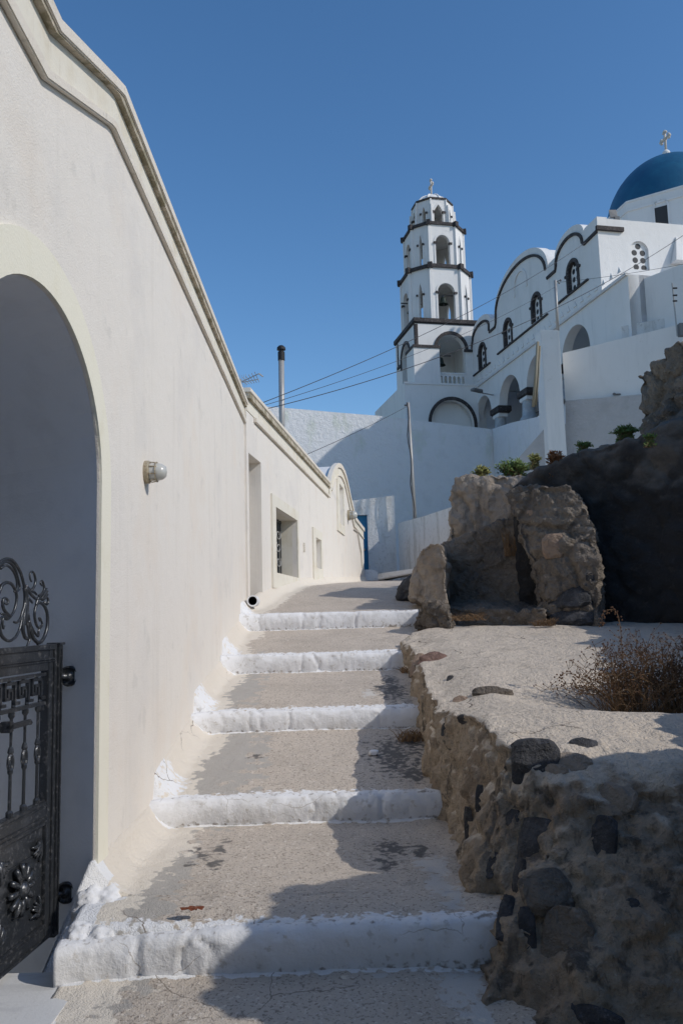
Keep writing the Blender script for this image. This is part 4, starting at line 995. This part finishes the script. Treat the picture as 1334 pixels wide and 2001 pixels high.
# end gable (faces the lane) with its pierced window
E_ = Fr((10.044, 30.0), V_)
cw = E_.px(1250, 527); ct = E_.px(1247, 471); wl = E_.px(1233, 520)[0]; wr = E_.px(1268, 520)[0]
c0 = (wl + wr) / 2; hw = (wr - wl) / 2; HW = arch(c0, hw, cw[1], ct[1] - hw, hw, 14)
m = MB(); panel(m, E_, [(.425, 11.5), (.425, 14.87), (12, 14.87), (12, 11.5)], [HW], .0, .40)
m.build('end_wall', CHURCH, ch)
m = MB(); A = [(a, z) for a, z in HW]; panel(m, E_, A, [], -.10, .05); gw = m.build('window', CHURCH, ch)
for (x, y) in ((1245, 482), (1238, 494), (1254, 495), (1240, 508.5), (1255, 509.5), (1242, 522), (1257, 524)):
    p = E_.px(x, y, -.1); m = MB(); m.lathe(E_.pt(p[0], p[1], -.099), [(0, .005), (.115, .005), (.115, 0)], 16, E_.n); m.build('opening', DISK, gw)
m = MB(); fbox(m, E_, -.09, 1.05, 14.36, 14.52, 0, .12); m.build('corner_trim', BLACK, ch)
m = MB(); wx = E_.px(1322, 488)
for sgn in (1,):
    a, z = wx; m.prism([E_.pt(a - .35, z - .6, .02), E_.pt(a + .35, z - .6, .02), E_.pt(a + .35, z - .6, .4), E_.pt(a - .35, z - .6, .4)], [E_.pt(a - .04, z + .5, .02), E_.pt(a + .04, z + .5, .02), E_.pt(a + .04, z + .5, .06), E_.pt(a - .04, z + .5, .06)])
m.build('spur', CHURCH, ch)
# drum and dome
DC = F_.at(7.0, -6.0); DC = Vector((DC.x, DC.y, 0)); ap = atY(1301, 304, DC.y); DC.x = ap.x
apo = 3.2
def octo(r): 
    a0 = math.atan2(-U_.y - V_.y, -U_.x - V_.x); R_o = r / math.cos(math.pi / 8)
    return [Vector((DC.x + R_o * math.cos(a0 + math.pi / 8 + k * math.pi / 4), DC.y + R_o * math.sin(a0 + math.pi / 8 + k * math.pi / 4), 0)) for k in range(8)]
zdt = atY(1231, 370, DC.y - 3.1).z
m = MB(); o8 = octo(apo); m.prism([p + Vector((0, 0, 14.0)) for p in o8], [p + Vector((0, 0, zdt)) for p in o8]); drum = m.build('drum', CHURCH, ch)
m = MB(); 
for r_, z_a, z_b in ((apo + .05, zdt - .50, zdt - .40), (apo + .03, zdt - .06, zdt + .02)):
    o9 = octo(r_); m.prism([p + Vector((0, 0, z_a)) for p in o9], [p + Vector((0, 0, z_b)) for p in o9])
m.build('drum_moulding', CHURCH, drum)
k8 = octo(apo); pa, pb = k8[7], k8[0]
best = min(range(8), key=lambda k: ((k8[k] + k8[(k + 1) % 8]) / 2).length); pa, pb = k8[best], k8[(best + 1) % 8]
if pa.x > pb.x: pa, pb = pb, pa
Dw = Fr(pa, pb - pa)
if Dw.n.dot(-DC) < 0: Dw.n = -Dw.n
wa, wb = Dw.px(1278, 410), Dw.px(1306, 443); wt = Dw.px(1290, 404)[1]; wtt = Dw.px(1290, 391)[1]; zb_ = Dw.px(1292, 446)[1]
cc = (wa[0] + wb[0]) / 2; hh = (wb[0] - wa[0]) / 2
m = MB(); ring(m, Dw, arch(cc, hh, zb_, wt, wtt - wt, 12), arch(cc, hh + .07, zb_, wt, wtt - wt + .07, 12), 0, .05); dw = m.build('drum_window', CHURCH, ch)
m = MB(); fbox(m, Dw, cc - hh, cc + hh, zb_, wt, .002, .02); m.build('lattice', DARKIN, dw)
rd = 3.08; hd = ap.z - .22 - (zdt - .5)
m = MB(); m.lathe((DC.x, DC.y, zdt - .5), [(rd * math.cos(rad(a)), hd * math.sin(rad(a))) for a in range(0, 91, 5)], 48); dome = m.build('dome', BLUE, ch, smooth=True)
m = MB(); zc = ap.z - .30; m.lathe((DC.x, DC.y, zc), [(.55, 0), (.52, .06), (.2, .16), (.12, .2), (.16, .3), (.2, .4), (.16, .5), (.08, .58), (0, .6)], 20); m.build('finial', CHURCH, dome, smooth=True)
m = MB(); p = atY(1287, 324, DC.y - 1.6); m.sphere(p, .07, 8); m.build('vent', BLUE, dome)
def cross(c, h, arm, zc_, th, parent):
    m = MB(); c = Vector(c); d = U_
    m.tube([c, c + Vector((0, 0, h))], th, 8); m.tube([c + Vector((0, 0, zc_)) - d * arm, c + Vector((0, 0, zc_)) + d * arm], th, 8)
    for e, q in ((c + Vector((0, 0, h)), Vector((0, 0, 1))), (c + Vector((0, 0, zc_)) - d * arm, -d), (c + Vector((0, 0, zc_)) + d * arm, d)):
        sd_ = Vector((0, 0, 1)) if abs(q.z) < .5 else d
        m.sphere(e + q * th * .8, th * 1.35, 8); m.sphere(e + sd_ * th * 1.3, th * 1.2, 8); m.sphere(e - sd_ * th * 1.3, th * 1.2, 8)
    m.sphere(c + Vector((0, 0, zc_)), th * 1.7, 8)
    return m.build('cross', CROSSM, parent, smooth=True)
cross((DC.x, DC.y, zc + .55), .95, .30, .62, .062, dome)

# ------------------------------------------------------------------ floodlight, lamps on the church
fp = F_.pt(.9, 14.9, -2.2); fp = atY(1200, 428, 31.2)
t = thing('floodlight', fp, 'grey box floodlight on the church roof edge in front of the dome', 'floodlight')
m = MB(); a = [fp + Vector(q) for q in [(-.16, 0, .10), (.14, .02, .10), (.10, .06, .42), (-.20, .02, .40)]]; m.prism(a, [p + Vector((.05, .18, .02)) for p in a]); m.build('head', GREYM, t)
m = MB(); m.box(fp.x + .02, fp.x + .2, fp.y, fp.y + .2, fp.z - .1, fp.z + .12); m.build('bracket', GREYM, t)
hd_ = F_.px(930, 766); q = F_.px(963, 772)
t = thing('street_lamp', F_.pt(q[0], q[1]), 'grey street lamp on an arm from the church facade above the first arch', 'street lamp')
p0 = F_.pt(q[0], q[1]); p1 = atY(941, 768, p0.y - 1.0); p2 = atY(922, 763, p0.y - 1.35)
m = MB(); m.tube([p0, p1], .035, 6); m.build('arm', STEEL, t)
m = MB(); d = (p2 - p1).normalized(); sdv = d.cross(Vector((0, 0, 1))).normalized() * .17
for tt, wdt, ht in ((0, .5, .06), (.12, .9, .10), (.7, 1, .10), (1, .7, .03)): pass
m.prism([p1 - sdv * .6, p1 + sdv * .6, p1 + sdv * .6 + Vector((0, 0, .16)), p1 - sdv * .6 + Vector((0, 0, .16))], [p2 - sdv, p2 + sdv, p2 + sdv * .8 + Vector((0, 0, .12)), p2 - sdv * .8 + Vector((0, 0, .12))])
m.build('head', GREYM, t, bevel=.02)
lp = F_.pt(8.4, 10.35, -1.5)
t = thing('lantern', lp, 'small black lantern hanging in the second church arch', 'lantern')
m = MB(); m.tube([lp + Vector((0, 0, .2)), lp + Vector((0, 0, 1.5))], .015, 4); m.build('chain', IRON, t)
m = MB(); m.lathe(lp, [(0, -.2), (.06, -.18), (.13, .1), (.16, .12), (.05, .22), (0, .26)], 6); m.build('body', IRON, t)

# ================================================================== BELL TOWER
sT = 13.4
TO = Vector((10.044, 30, 0)) + U_ * sT
T0 = Fr(TO, V_)                                       # front plane of the base; o > 0 towards the lane
tw = thing('bell_tower', T0.pt(-1.25, 11.9, -1.9), 'white bell tower of stacked open octagons with black cornices and a small ribbed dome', 'bell tower')
TL = Fr(T0.at(-3.17), U_, -1)                          # left face, s runs away from the lane
zb0, zb1 = 12.0, 15.42
AF = arch(-1.20, .80, 11.95, 14.02, .84, 16); ALf = arch(1.85, .78, 11.95, 14.02, .80, 16)
m = MB(); panel(m, T0, [(-3.17, 8)] + [(-3.17, zb1), (.62, zb1), (.62, 8)], [AF], 0, .4)
panel(m, TL, [(.401, 8), (.401, zb1), (3.4, zb1), (3.4, 8)], [ALf], 0, .4)
panel(m, Fr(T0.at(0, -3.4), V_), [(-3.17, 8), (-3.17, zb1), (.62, zb1), (.62, 8)], [arch(-1.2, .6, 11.95, 13.4, .6, 12)], 0, .4)
fbox(m, T0, .22, .62, 8, zb1, -.401, -3.399); fbox(m, T0, -2.77, .22, 14.95, zb1, -.401, -3.399); fbox(m, T0, -2.77, .22, 11.0, 11.9, -.401, -3.399)
m.build('base', CHURCH, tw)
m = MB(); fbox(m, T0, -3.26, .7, 15.46, 15.70, .10, -3.9); fbox(m, T0, -3.22, .66, 15.40, 15.46, .05, -3.85); m.build('cornice', BLACK, tw, bevel=.02)
m = MB(); fbox(m, T0, -3.20, -3.02, 14.14, 15.36, .03, -.10); fbox(m, TL, -.03, .13, 14.14, 15.36, .032, -.02); m.build('corner_strip', BLACK, tw)
m = MB(); fbox(m, TL, 3.25, 3.42, 13.9, 15.36, .03, -.05); m.build('corner_strip', BLACK, tw)
m = MB(); fbox(m, T0, -3.42, -1.90, 13.98, 14.12, .33, -1.15); m.build('pier_trim', BLACK, tw)
m = MB(); fbox(m, T0, -3.37, -1.95, 11.9, 13.98, .27, -1.05); m.build('corner_pier', CHURCH, tw)
m = MB(); fbox(m, T0, -.48, .05, 13.92, 14.06, .0, .08); m.build('band', BLACK, tw); m = MB(); fbox(m, TL, 2.62, 3.45, 13.85, 14.0, 0, .07); m.build('band', BLACK, tw)
m = MB(); ring(m, T0, arch(-1.20, .80, 13.97, 14.02, .84, 16), arch(-1.20, .97, 13.97, 14.02, 1.01, 16), -.002, .07); m.build('arch_trim', BLACK, tw)
m = MB(); ring(m, TL, arch(1.85, .78, 13.6, 14.02, .80, 16), arch(1.85, .94, 13.6, 14.02, .97, 16), -.002, .06); m.build('arch_trim', BLACK, tw)
Bf = Fr(T0.at(0, .02), V_)
m = MB(); hs = [arch(-1.82 + i * .245, .075, 12.06, 12.48, .075, 6) for i in range(6)]; panel(m, Bf, [(-1.99, 11.93), (-1.99, 12.66), (-.41, 12.66), (-.41, 11.93)], hs, 0, .12); fbox(m, Bf, -2.0, -.40, 12.66, 12.74, .03, -.15); m.build('balustrade', CHURCH, tw)

def oct_pts(hw, w): return [(-w, hw), (w, hw), (hw, w), (hw, -w), (w, -hw), (-w, -hw), (-hw, -w), (-hw, w)]   # (along V, towards lane)
OC = T0.at(-1.27, -1.92)
def OP(a, b, z): return OC + V_ * a - U_ * b + Vector((0, 0, z))
def stage(hw, w, z0, z1, big, narrow, rib, fins=False, eave=False):
    c = oct_pts(hw, w); m = MB(); imps = []
    for i in range(8):
        a, b = c[i], c[(i + 1) % 8]; A = OP(*a, 0); B = OP(*b, 0); L = (B - A).length
        fr = Fr(A, B - A)
        if fr.n.dot((A + B) / 2 - OC) < 0: fr.n = -fr.n
        if i % 2 == 0: hwid, zs, rise, ptd = big
        else: hwid, zs, rise, ptd = narrow
        H = arch(L / 2, hwid, z0 + .02, zs, rise, 12, ptd)
        panel(m, fr, [(.0, z0), (0, z1), (L, z1), (L, z0)], [H], 0, .22)
        H2 = arch(L / 2, hwid + .10, z0 + .02, zs, rise + .12, 12, ptd)
        ring(m, fr, arch(L / 2, hwid + .005, z0 + .02, zs, rise + .005, 12, ptd), H2, 0, .035)
        fbox(m, fr, -rib / 2, rib / 2, z0, z1, -.05, .06)
        if fins: m.prism([fr.pt(-.06, z0, 0), fr.pt(.06, z0, 0), fr.pt(.06, z0, .22), fr.pt(-.06, z0, .22)], [fr.pt(-.03, z1 - .35, 0), fr.pt(.03, z1 - .35, 0), fr.pt(.03, z1 - .35, .16), fr.pt(-.03, z1 - .35, .16)])
        imps.append((fr, L, hwid, zs, i))
    m2 = [OP(x, y, z1 - .2) for x, y in oct_pts(hw - .22, w - .1)]; m.prism(m2, [p + Vector((0, 0, .19)) for p in m2])
    st = m.build('stage', CHURCH, tw)
    for fr, L, hwid, zs, i in imps:
        if i in (2, 3, 4): continue
        for sg in (-1, 1):
            hb = .09 if i % 2 == 0 else .05; mm = MB(); s = L / 2 + sg * (hwid + (.04 if i % 2 == 0 else .07)); fbox(mm, fr, s - hb, s + hb, zs - .07, zs + .03, -.06, .10); mm.build('impost', BLACK, st)
    return st
def cornice(hw, w, z0, z1, out, blk):
    m = MB(); a = oct_pts(hw + out, w + out * .42); m.prism([OP(x, y, z0) for x, y in a], [OP(x, y, z1) for x, y in a])
    m2 = oct_pts(hw + out * .8, w + out * .42)
    for (x, y) in m2:
        p = OP(x, y, 0); d = (p - OC).normalized(); e = Vector((-d.y, d.x, 0))
        q = [p + d * .11 + e * blk, p + d * .11 - e * blk, p - d * .12 - e * blk, p - d * .12 + e * blk]
        m.prism([v + Vector((0, 0, z0 - .06)) for v in q], [v + Vector((0, 0, z1 + .05)) for v in q])
    return m.build('cornice', BLACK, tw)
stage(1.75, .84, 15.70, 18.67, (.48, 17.28, .52, False), (.12, 17.25, .62, True), .16)
cornice(1.75, .84, 18.67, 18.86, .10, .13)
stage(1.50, .75, 18.86, 21.26, (.40, 20.22, .46, False), (.10, 20.2, .55, True), .13)
cornice(1.50, .75, 21.26, 21.42, .09, .11)
stage(1.05, .44, 21.42, 23.0, (.26, 22.25, .42, True), (.11, 22.25, .38, True), .08, fins=True)
m = MB(); a = oct_pts(1.10, .47); m.prism([OP(x, y, 23.0) for x, y in a], [OP(x, y, 23.1) for x, y in a]); m.build('eaves', BLACK, tw)
m = MB(); m.lathe(OC + Vector((0, 0, 23.1)), [(.82, 0), (.82, .06), (.76, .25), (.6, .42), (.36, .54), (.16, .6), (.14, .7), (0, .74)], 24); td = m.build('dome', CHURCH, tw, smooth=True)
m = MB()
for k in range(8):
    a = k * math.pi / 4 + .4; d = Vector((math.cos(a), math.sin(a), 0)); m.tube([OC + d * r + Vector((0, 0, 23.1 + h)) for r, h in ((.84, .05), (.78, .25), (.62, .43), (.38, .56), (.15, .62))], .05, 6)
m.build('dome_rib', CHURCH, td)
cross(OC + Vector((0, 0, 23.75)), .95, .26, .62, .05, tw)
# porch under the tower
PF = Fr(T0.at(0, .50), V_); PL = Fr(PF.at(-4.0), U_, -1)
m = MB(); AP = arch(-1.46, 1.2, 8.0, 9.85, 1.28, 20)
panel(m, PF, [(-4.0, 5)] + [(-4.0, 11.98), (0.0, 11.98), (0.0, 5)], [AP], 0, .35)
panel(m, PL, [(.351, 5), (.351, 11.98), (6.3, 11.98), (6.3, 5)], [arch(3.2, .45, 8.0, 9.4, .45, 10)], 0, .3)
fbox(m, PF, -3.7, -.0, 11.7, 11.978, -.351, -.49); fbox(m, PF, -3.7, 0, 5, 11.5, -2.6, -2.9); m.build('porch', CHURCH, tw)
m = MB(); fbox(m, PF, -4.03, .02, 11.90, 12.0, .0, .05); m.build('porch_ledge', CHURCH, tw)
m = MB(); ring(m, PF, arch(-1.46, 1.18, 8.0, 9.85, 1.26, 20), arch(-1.46, 1.34, 8.0, 9.85, 1.43, 20), -.002, .07); m.build('porch_arch_trim', BLACK, tw)
def bell(c, r, label):
    t = thing('bell', c, label, 'bell'); c = Vector(c)
    m = MB(); m.lathe(c, [(0, .02 * r), (.2 * r, 0), (.5 * r, -.1 * r), (.62 * r, -.5 * r), (.72 * r, -1.1 * r), (.95 * r, -1.5 * r), (1.05 * r, -1.62 * r), (.95 * r, -1.6 * r), (.6 * r, -1.0 * r), (0, -.5 * r)], 20); m.build('body', BRONZE, t, smooth=True)
    m = MB(); m.tube([c - V_ * .60 + Vector((0, 0, .12)), c + V_ * .60 + Vector((0, 0, .12))], .035, 6); m.tube([c + Vector((0, 0, -.02)), c + Vector((0, 0, .12))], .06, 6); m.build('yoke', IRON, t)
    m = MB(); m.tube([c + Vector((0, 0, -.6 * r)), c + Vector((.02, 0, -1.75 * r))], .02, 5); m.sphere(c + Vector((.02, 0, -1.75 * r)), .05, 6); m.build('clapper', IRON, t)
bell(OP(-.08, 1.45, 17.12), .25, 'bronze bell in the front arch of the lowest octagon of the tower')
bell(OP(-1.45, .0, 17.12), .25, 'bronze bell in the left side arch of the lowest octagon of the tower')
bell(T0.pt(-1.62, 13.75, -.6), .27, 'bronze bell in the arch above the white balustrade')

# ================================================================== WALLS AND BLOCKS RIGHT OF THE CHURCH
pE = F_.at(-1.8); E2 = Fr(pE, V_)
q0 = atY(1236, 549, pE.y + .15)
m = MB(); fbox(m, E2, .002, 1.1, 6, 11.85, .0, -.3); tag(m.build('side_wall', CHURCH, loc=E2.pt(.5, 8)), 'narrow end wall of the arcade block, lit at its upper corner', 'wall')
pF = E2.at(.62, .02); SB = Fr(pF, (.60, -.80), 1)
if SB.n.x > 0: SB.n = -SB.n
zA = SB.px(1240, 551)[1]; e1 = SB.px(1334, 515)
m = MB(); panel(m, SB, [(0, 5), (0, zA), e1, (e1[0] + 4, e1[1] + (e1[1] - zA) / max(.5, e1[0]) * 4), (e1[0] + 4, 5)], [], 0, 3.0)
tag(m.build('side_building', CHURCH, loc=SB.pt(2, 8)), 'plain white flat-roofed building at the right edge below the church dome', 'building')
R2 = Fr((8.136, 29.0), (.866, -.5), 1)
a0 = R2.px(1098, 690); a1 = R2.px(1334, 632)
m = MB(); panel(m, R2, [(0, 3), a0, a1, (a1[0] + 5, a1[1] + .1), (a1[0] + 5, 3)], [], 0, .6)
tag(m.build('terrace_wall', CHURCH, loc=R2.pt(2, 5)), 'smooth white terrace wall right of the square pier', 'wall')
m = MB(); b0 = R2.px(1214, 642, -.7); b1 = R2.px(1216, 660, -.7)
fbox(m, R2, b0[0], b0[0] + 5, b1[1] - 1.0, b0[1] + .05, -.62, -1.1); tag(m.build('low_wall', OLDW, loc=R2.pt(3, 9)), 'low bare plaster wall on top of the terrace wall under the insulator post', 'wall')
S2 = Fr((8.136 - .09, 28.95), (.866, -.5), 1); S2 = Fr(S2.at(0, .14), (.866, -.5), 1)
g0 = S2.px(1104, 783); g1 = S2.px(1282, 768); g2 = S2.px(1066, 835); g3 = S2.px(1000, 930)
m = MB(); panel(m, S2, [(g3[0] - 1.5, 0), (g3[0] - .4, g3[1]), (g2[0] - .02, g2[1]), (g0[0] - .05, g2[1] + .02), g0, g1, (g1[0] + 5, g1[1]), (g1[0] + 5, 0)], [], 0, 2.0)
tag(m.build('stucco_wall', GREYST, loc=S2.pt(1, 3)), 'rough grey stucco wall sloping behind the shrubs on the rocks', 'wall')
# square pier with pipes
PI = Fr((7.389, 28.6), (.93, -.50), 1)
if PI.n.y > 0: PI.n = -PI.n
pa_ = PI.px(1055, 644); pb_ = PI.px(1091, 645); pc_ = PI.px(1103, 815); pd_ = PI.px(1070, 830)
m = MB(); ft = [PI.pt(*pa_), PI.pt(*pb_), PI.pt(*pc_), PI.pt(*pd_)]; lb = [PI.pt(*PI.px(1045, 655, -.9), -.9), PI.pt(pb_[0] - .30, pb_[1], -.9), PI.pt(pc_[0] - .30, pc_[1], -.9), PI.pt(*PI.px(1055, 900, -.9), -.9)]
m.prism([p + Vector((0, 0, -3 if i > 1 else 0)) if i > 1 else p for i, p in enumerate(ft)], [p + Vector((0, 0, -3)) if i > 1 else p for i, p in enumerate(lb)])
tag(m.build('square_pier', CHURCH, loc=PI.pt(0, 6), bevel=.02), 'tall square white pier carrying a utility post, right of the church arcade', 'pier')
def pipe(pts, r, label, mat_, name='pipe', cat='pipe'):
    m = MB(); m.tube(pts, r, 8); return tag(m.build(name, mat_, loc=pts[0], smooth=True), label, cat)
pipe([atY(1050, 668, 28.2), atY(1046, 735, 28.2), atY(1041, 795, 28.2)], .055, 'thicker weathered drain pipe beside the square pier', PIPEY)
pipe([atY(1054, 676, 28.3), atY(1051, 735, 28.3), atY(1046, 792, 28.3)], .035, 'thinner pale drain pipe against the square pier', PIPEY)
up = atY(1084, 548, 28.7); ub = atY(1089, 646, 28.7)
t = thing('utility_post', ub, 'grey steel utility post standing on the square pier', 'post')
m = MB(); m.tube([ub, up], .055, 8); m.build('shaft', STEEL, t, smooth=True)
m = MB(); m.tube([up + Vector((.03, 0, -.05)), up + Vector((.18, -.05, -.02))], .02, 5); m.sphere(up + Vector((.18, -.05, -.02)), .04, 6); m.sphere(up + Vector((.12, -.05, -.12)), .04, 6); m.build('insulator', GREYM, t)
ib = atY(1321, 640, 26.2); it = atY(1312, 553, 26.2)
t = thing('insulator_post', ib, 'thin post with insulators standing on the low plaster wall', 'post')
m = MB(); m.tube([ib - Vector((0, 0, .3)), it], .025, 6); m.build('shaft', STEEL, t)
for y in (563, 577, 588):
    p = atY(1318, y, 26.1); m = MB(); m.tube([p - Vector((.07, 0, 0)), p + Vector((.06, 0, 0))], .03, 8); m.build('insulator', CAP, t)
m = MB(); m.box(ib.x + .06, ib.x + .3, ib.y - .1, ib.y + .1, ib.z - .3, ib.z + .12); m.build('junction_box', GREYM, t)
lb0 = R2.pt(*R2.px(1198, 774), 0); m = MB(); m.tube([lb0 + Vector((0, -.12, .05)), lb0 + Vector((0, .0, .08))], .04, 6); m.tube([lb0 + Vector((-.06, -.12, .03)), lb0 + Vector((.2, -.12, .03))], .03, 6)
tag(m.build('tap', GREYM, loc=lb0), 'small dark tap on the ledge between the terrace wall and the grey stucco', 'tap')

# ================================================================== UTILITY POLE AND CABLES
pb0 = atY(811, 1012, 30.6); pt0 = atY(797, 787, 30.6)
t = thing('utility_pole', pb0, 'slim leaning grey utility pole behind the stained low wall', 'utility pole')
m = MB(); m.tube([pb0 - Vector((0, 0, .8)), pt0], .07, 8, .055); m.build('shaft', STEEL, t, smooth=True)
m = MB(); m.tube([p + Vector((-.06 + .05 * math.sin(i * 1.1), -.06, 0)) for i, p in enumerate([pt0.lerp(pb0, k / 14) for k in range(15)])], .02, 5); m.build('cable', CABLE, t)
m = MB(); m.tube([pt0 + Vector((-.15, 0, -.1)), pt0 + Vector((.02, 0, -.08))], .035, 6); m.build('bracket', GREYM, t)
def cable(p, q, sag, r, label, mid=None):
    p = Vector(p); q = Vector(q); P = []
    for i in range(33):
        u_ = i / 32; P.append(p.lerp(q, u_) - Vector((0, 0, sag * 4 * u_ * (1 - u_))))
    m = MB(); m.tube(P, r * .6, 5); o = m.build('overhead_cable', CABLE, loc=p, smooth=True)
    return tag(o, label, 'cable', 'overhead cables')
cable(W2.pt(5.0, 3.40, -2.0) if False else atY(500, 792, 16), atY(1143, 474, 30.0), .35, .014, 'uppermost overhead cable from the low house roof to the church gable')
cable(atY(500, 797, 16), atY(1085, 560, 28.7), .30, .010, 'thin middle overhead cable from the low house roof to the utility post')
cable(atY(500, 804, 16), atY(1420, 398, 24), .75, .014, 'lowest long overhead cable crossing in front of the church end window')
cable(atY(597, 889, 22), atY(797, 793, 30.6), .05, .014, 'short overhead cable from the low house to the leaning utility pole')
cable(atY(1088, 552, 28.7), atY(1440, 494, 25), .10, .012, 'overhead cable running right from the post on the square pier')

# ================================================================== UNSEEN SHADE BLOCKS (house and wall added behind the eye to darken the lane foot)
m = MB(); m.box(1.7, 5.0, -6, .4, -2.2, 4.6); m.box(1.6, 5.1, -6.1, .5, 4.6, 4.75)
tag(m.build('unseen_shade_house', OLDW, loc=(3.3, -2.5, -2)), 'unseen weathered house added behind the eye to shade the lane', 'house')
m = MB(); m.box(-1.3, 1.69, -7, -6, -2.2, 3.2)
tag(m.build('unseen_shade_wall', OLDW, loc=(0, -6.5, -2)), 'unseen weathered wall added behind the eye to shade the lane', 'wall')

# ================================================================== SKY, SUN, CAMERA
w = bpy.data.worlds.new('World'); bpy.context.scene.world = w; w.use_nodes = True
nt = w.node_tree; bg = nt.nodes['Background']
sky = nt.nodes.new('ShaderNodeTexSky'); sky.sky_type = 'NISHITA'; sky.sun_disc = False
elev = math.asin(SUN.z); az = math.atan2(SUN.x, SUN.y)
sky.sun_elevation = elev; sky.sun_rotation = az; sky.altitude = 300; sky.air_density = 1.0; sky.dust_density = .6; sky.ozone_density = 2.2
hs = nt.nodes.new('ShaderNodeHueSaturation'); hs.inputs['Saturation'].default_value = 1.22; hs.inputs['Value'].default_value = 1.78
nt.links.new(sky.outputs[0], hs.inputs['Color']); nt.links.new(hs.outputs[0], bg.inputs[0]); bg.inputs[1].default_value = .085
s = bpy.data.lights.new('sun', 'SUN'); s.energy = 2.6; s.angle = rad(.53); s.color = (1.0, .945, .87)
so = bpy.data.objects.new('sun', s); C.objects.link(so); so.rotation_euler = SUN.to_track_quat('Z', 'Y').to_euler(); so.location = SUN * 60
cam = bpy.data.cameras.new('camera'); co_ = bpy.data.objects.new('camera', cam); C.objects.link(co_)
cam.sensor_fit = 'VERTICAL'; cam.sensor_height = 36; cam.lens = FPX / 2001 * 36; cam.clip_start = .05; cam.clip_end = 6000
from mathutils import Matrix
mt = Matrix((RT, UP, -FW)).transposed().to_4x4(); co_.matrix_world = mt
sc = bpy.context.scene; sc.camera = co_
sc.view_settings.view_transform = 'Standard'; sc.view_settings.look = 'None'; sc.view_settings.exposure = 0; sc.view_settings.gamma = 1
sc.render.resolution_x = 682; sc.render.resolution_y = 1024
sc.cycles.max_bounces = 10; sc.cycles.diffuse_bounces = 6
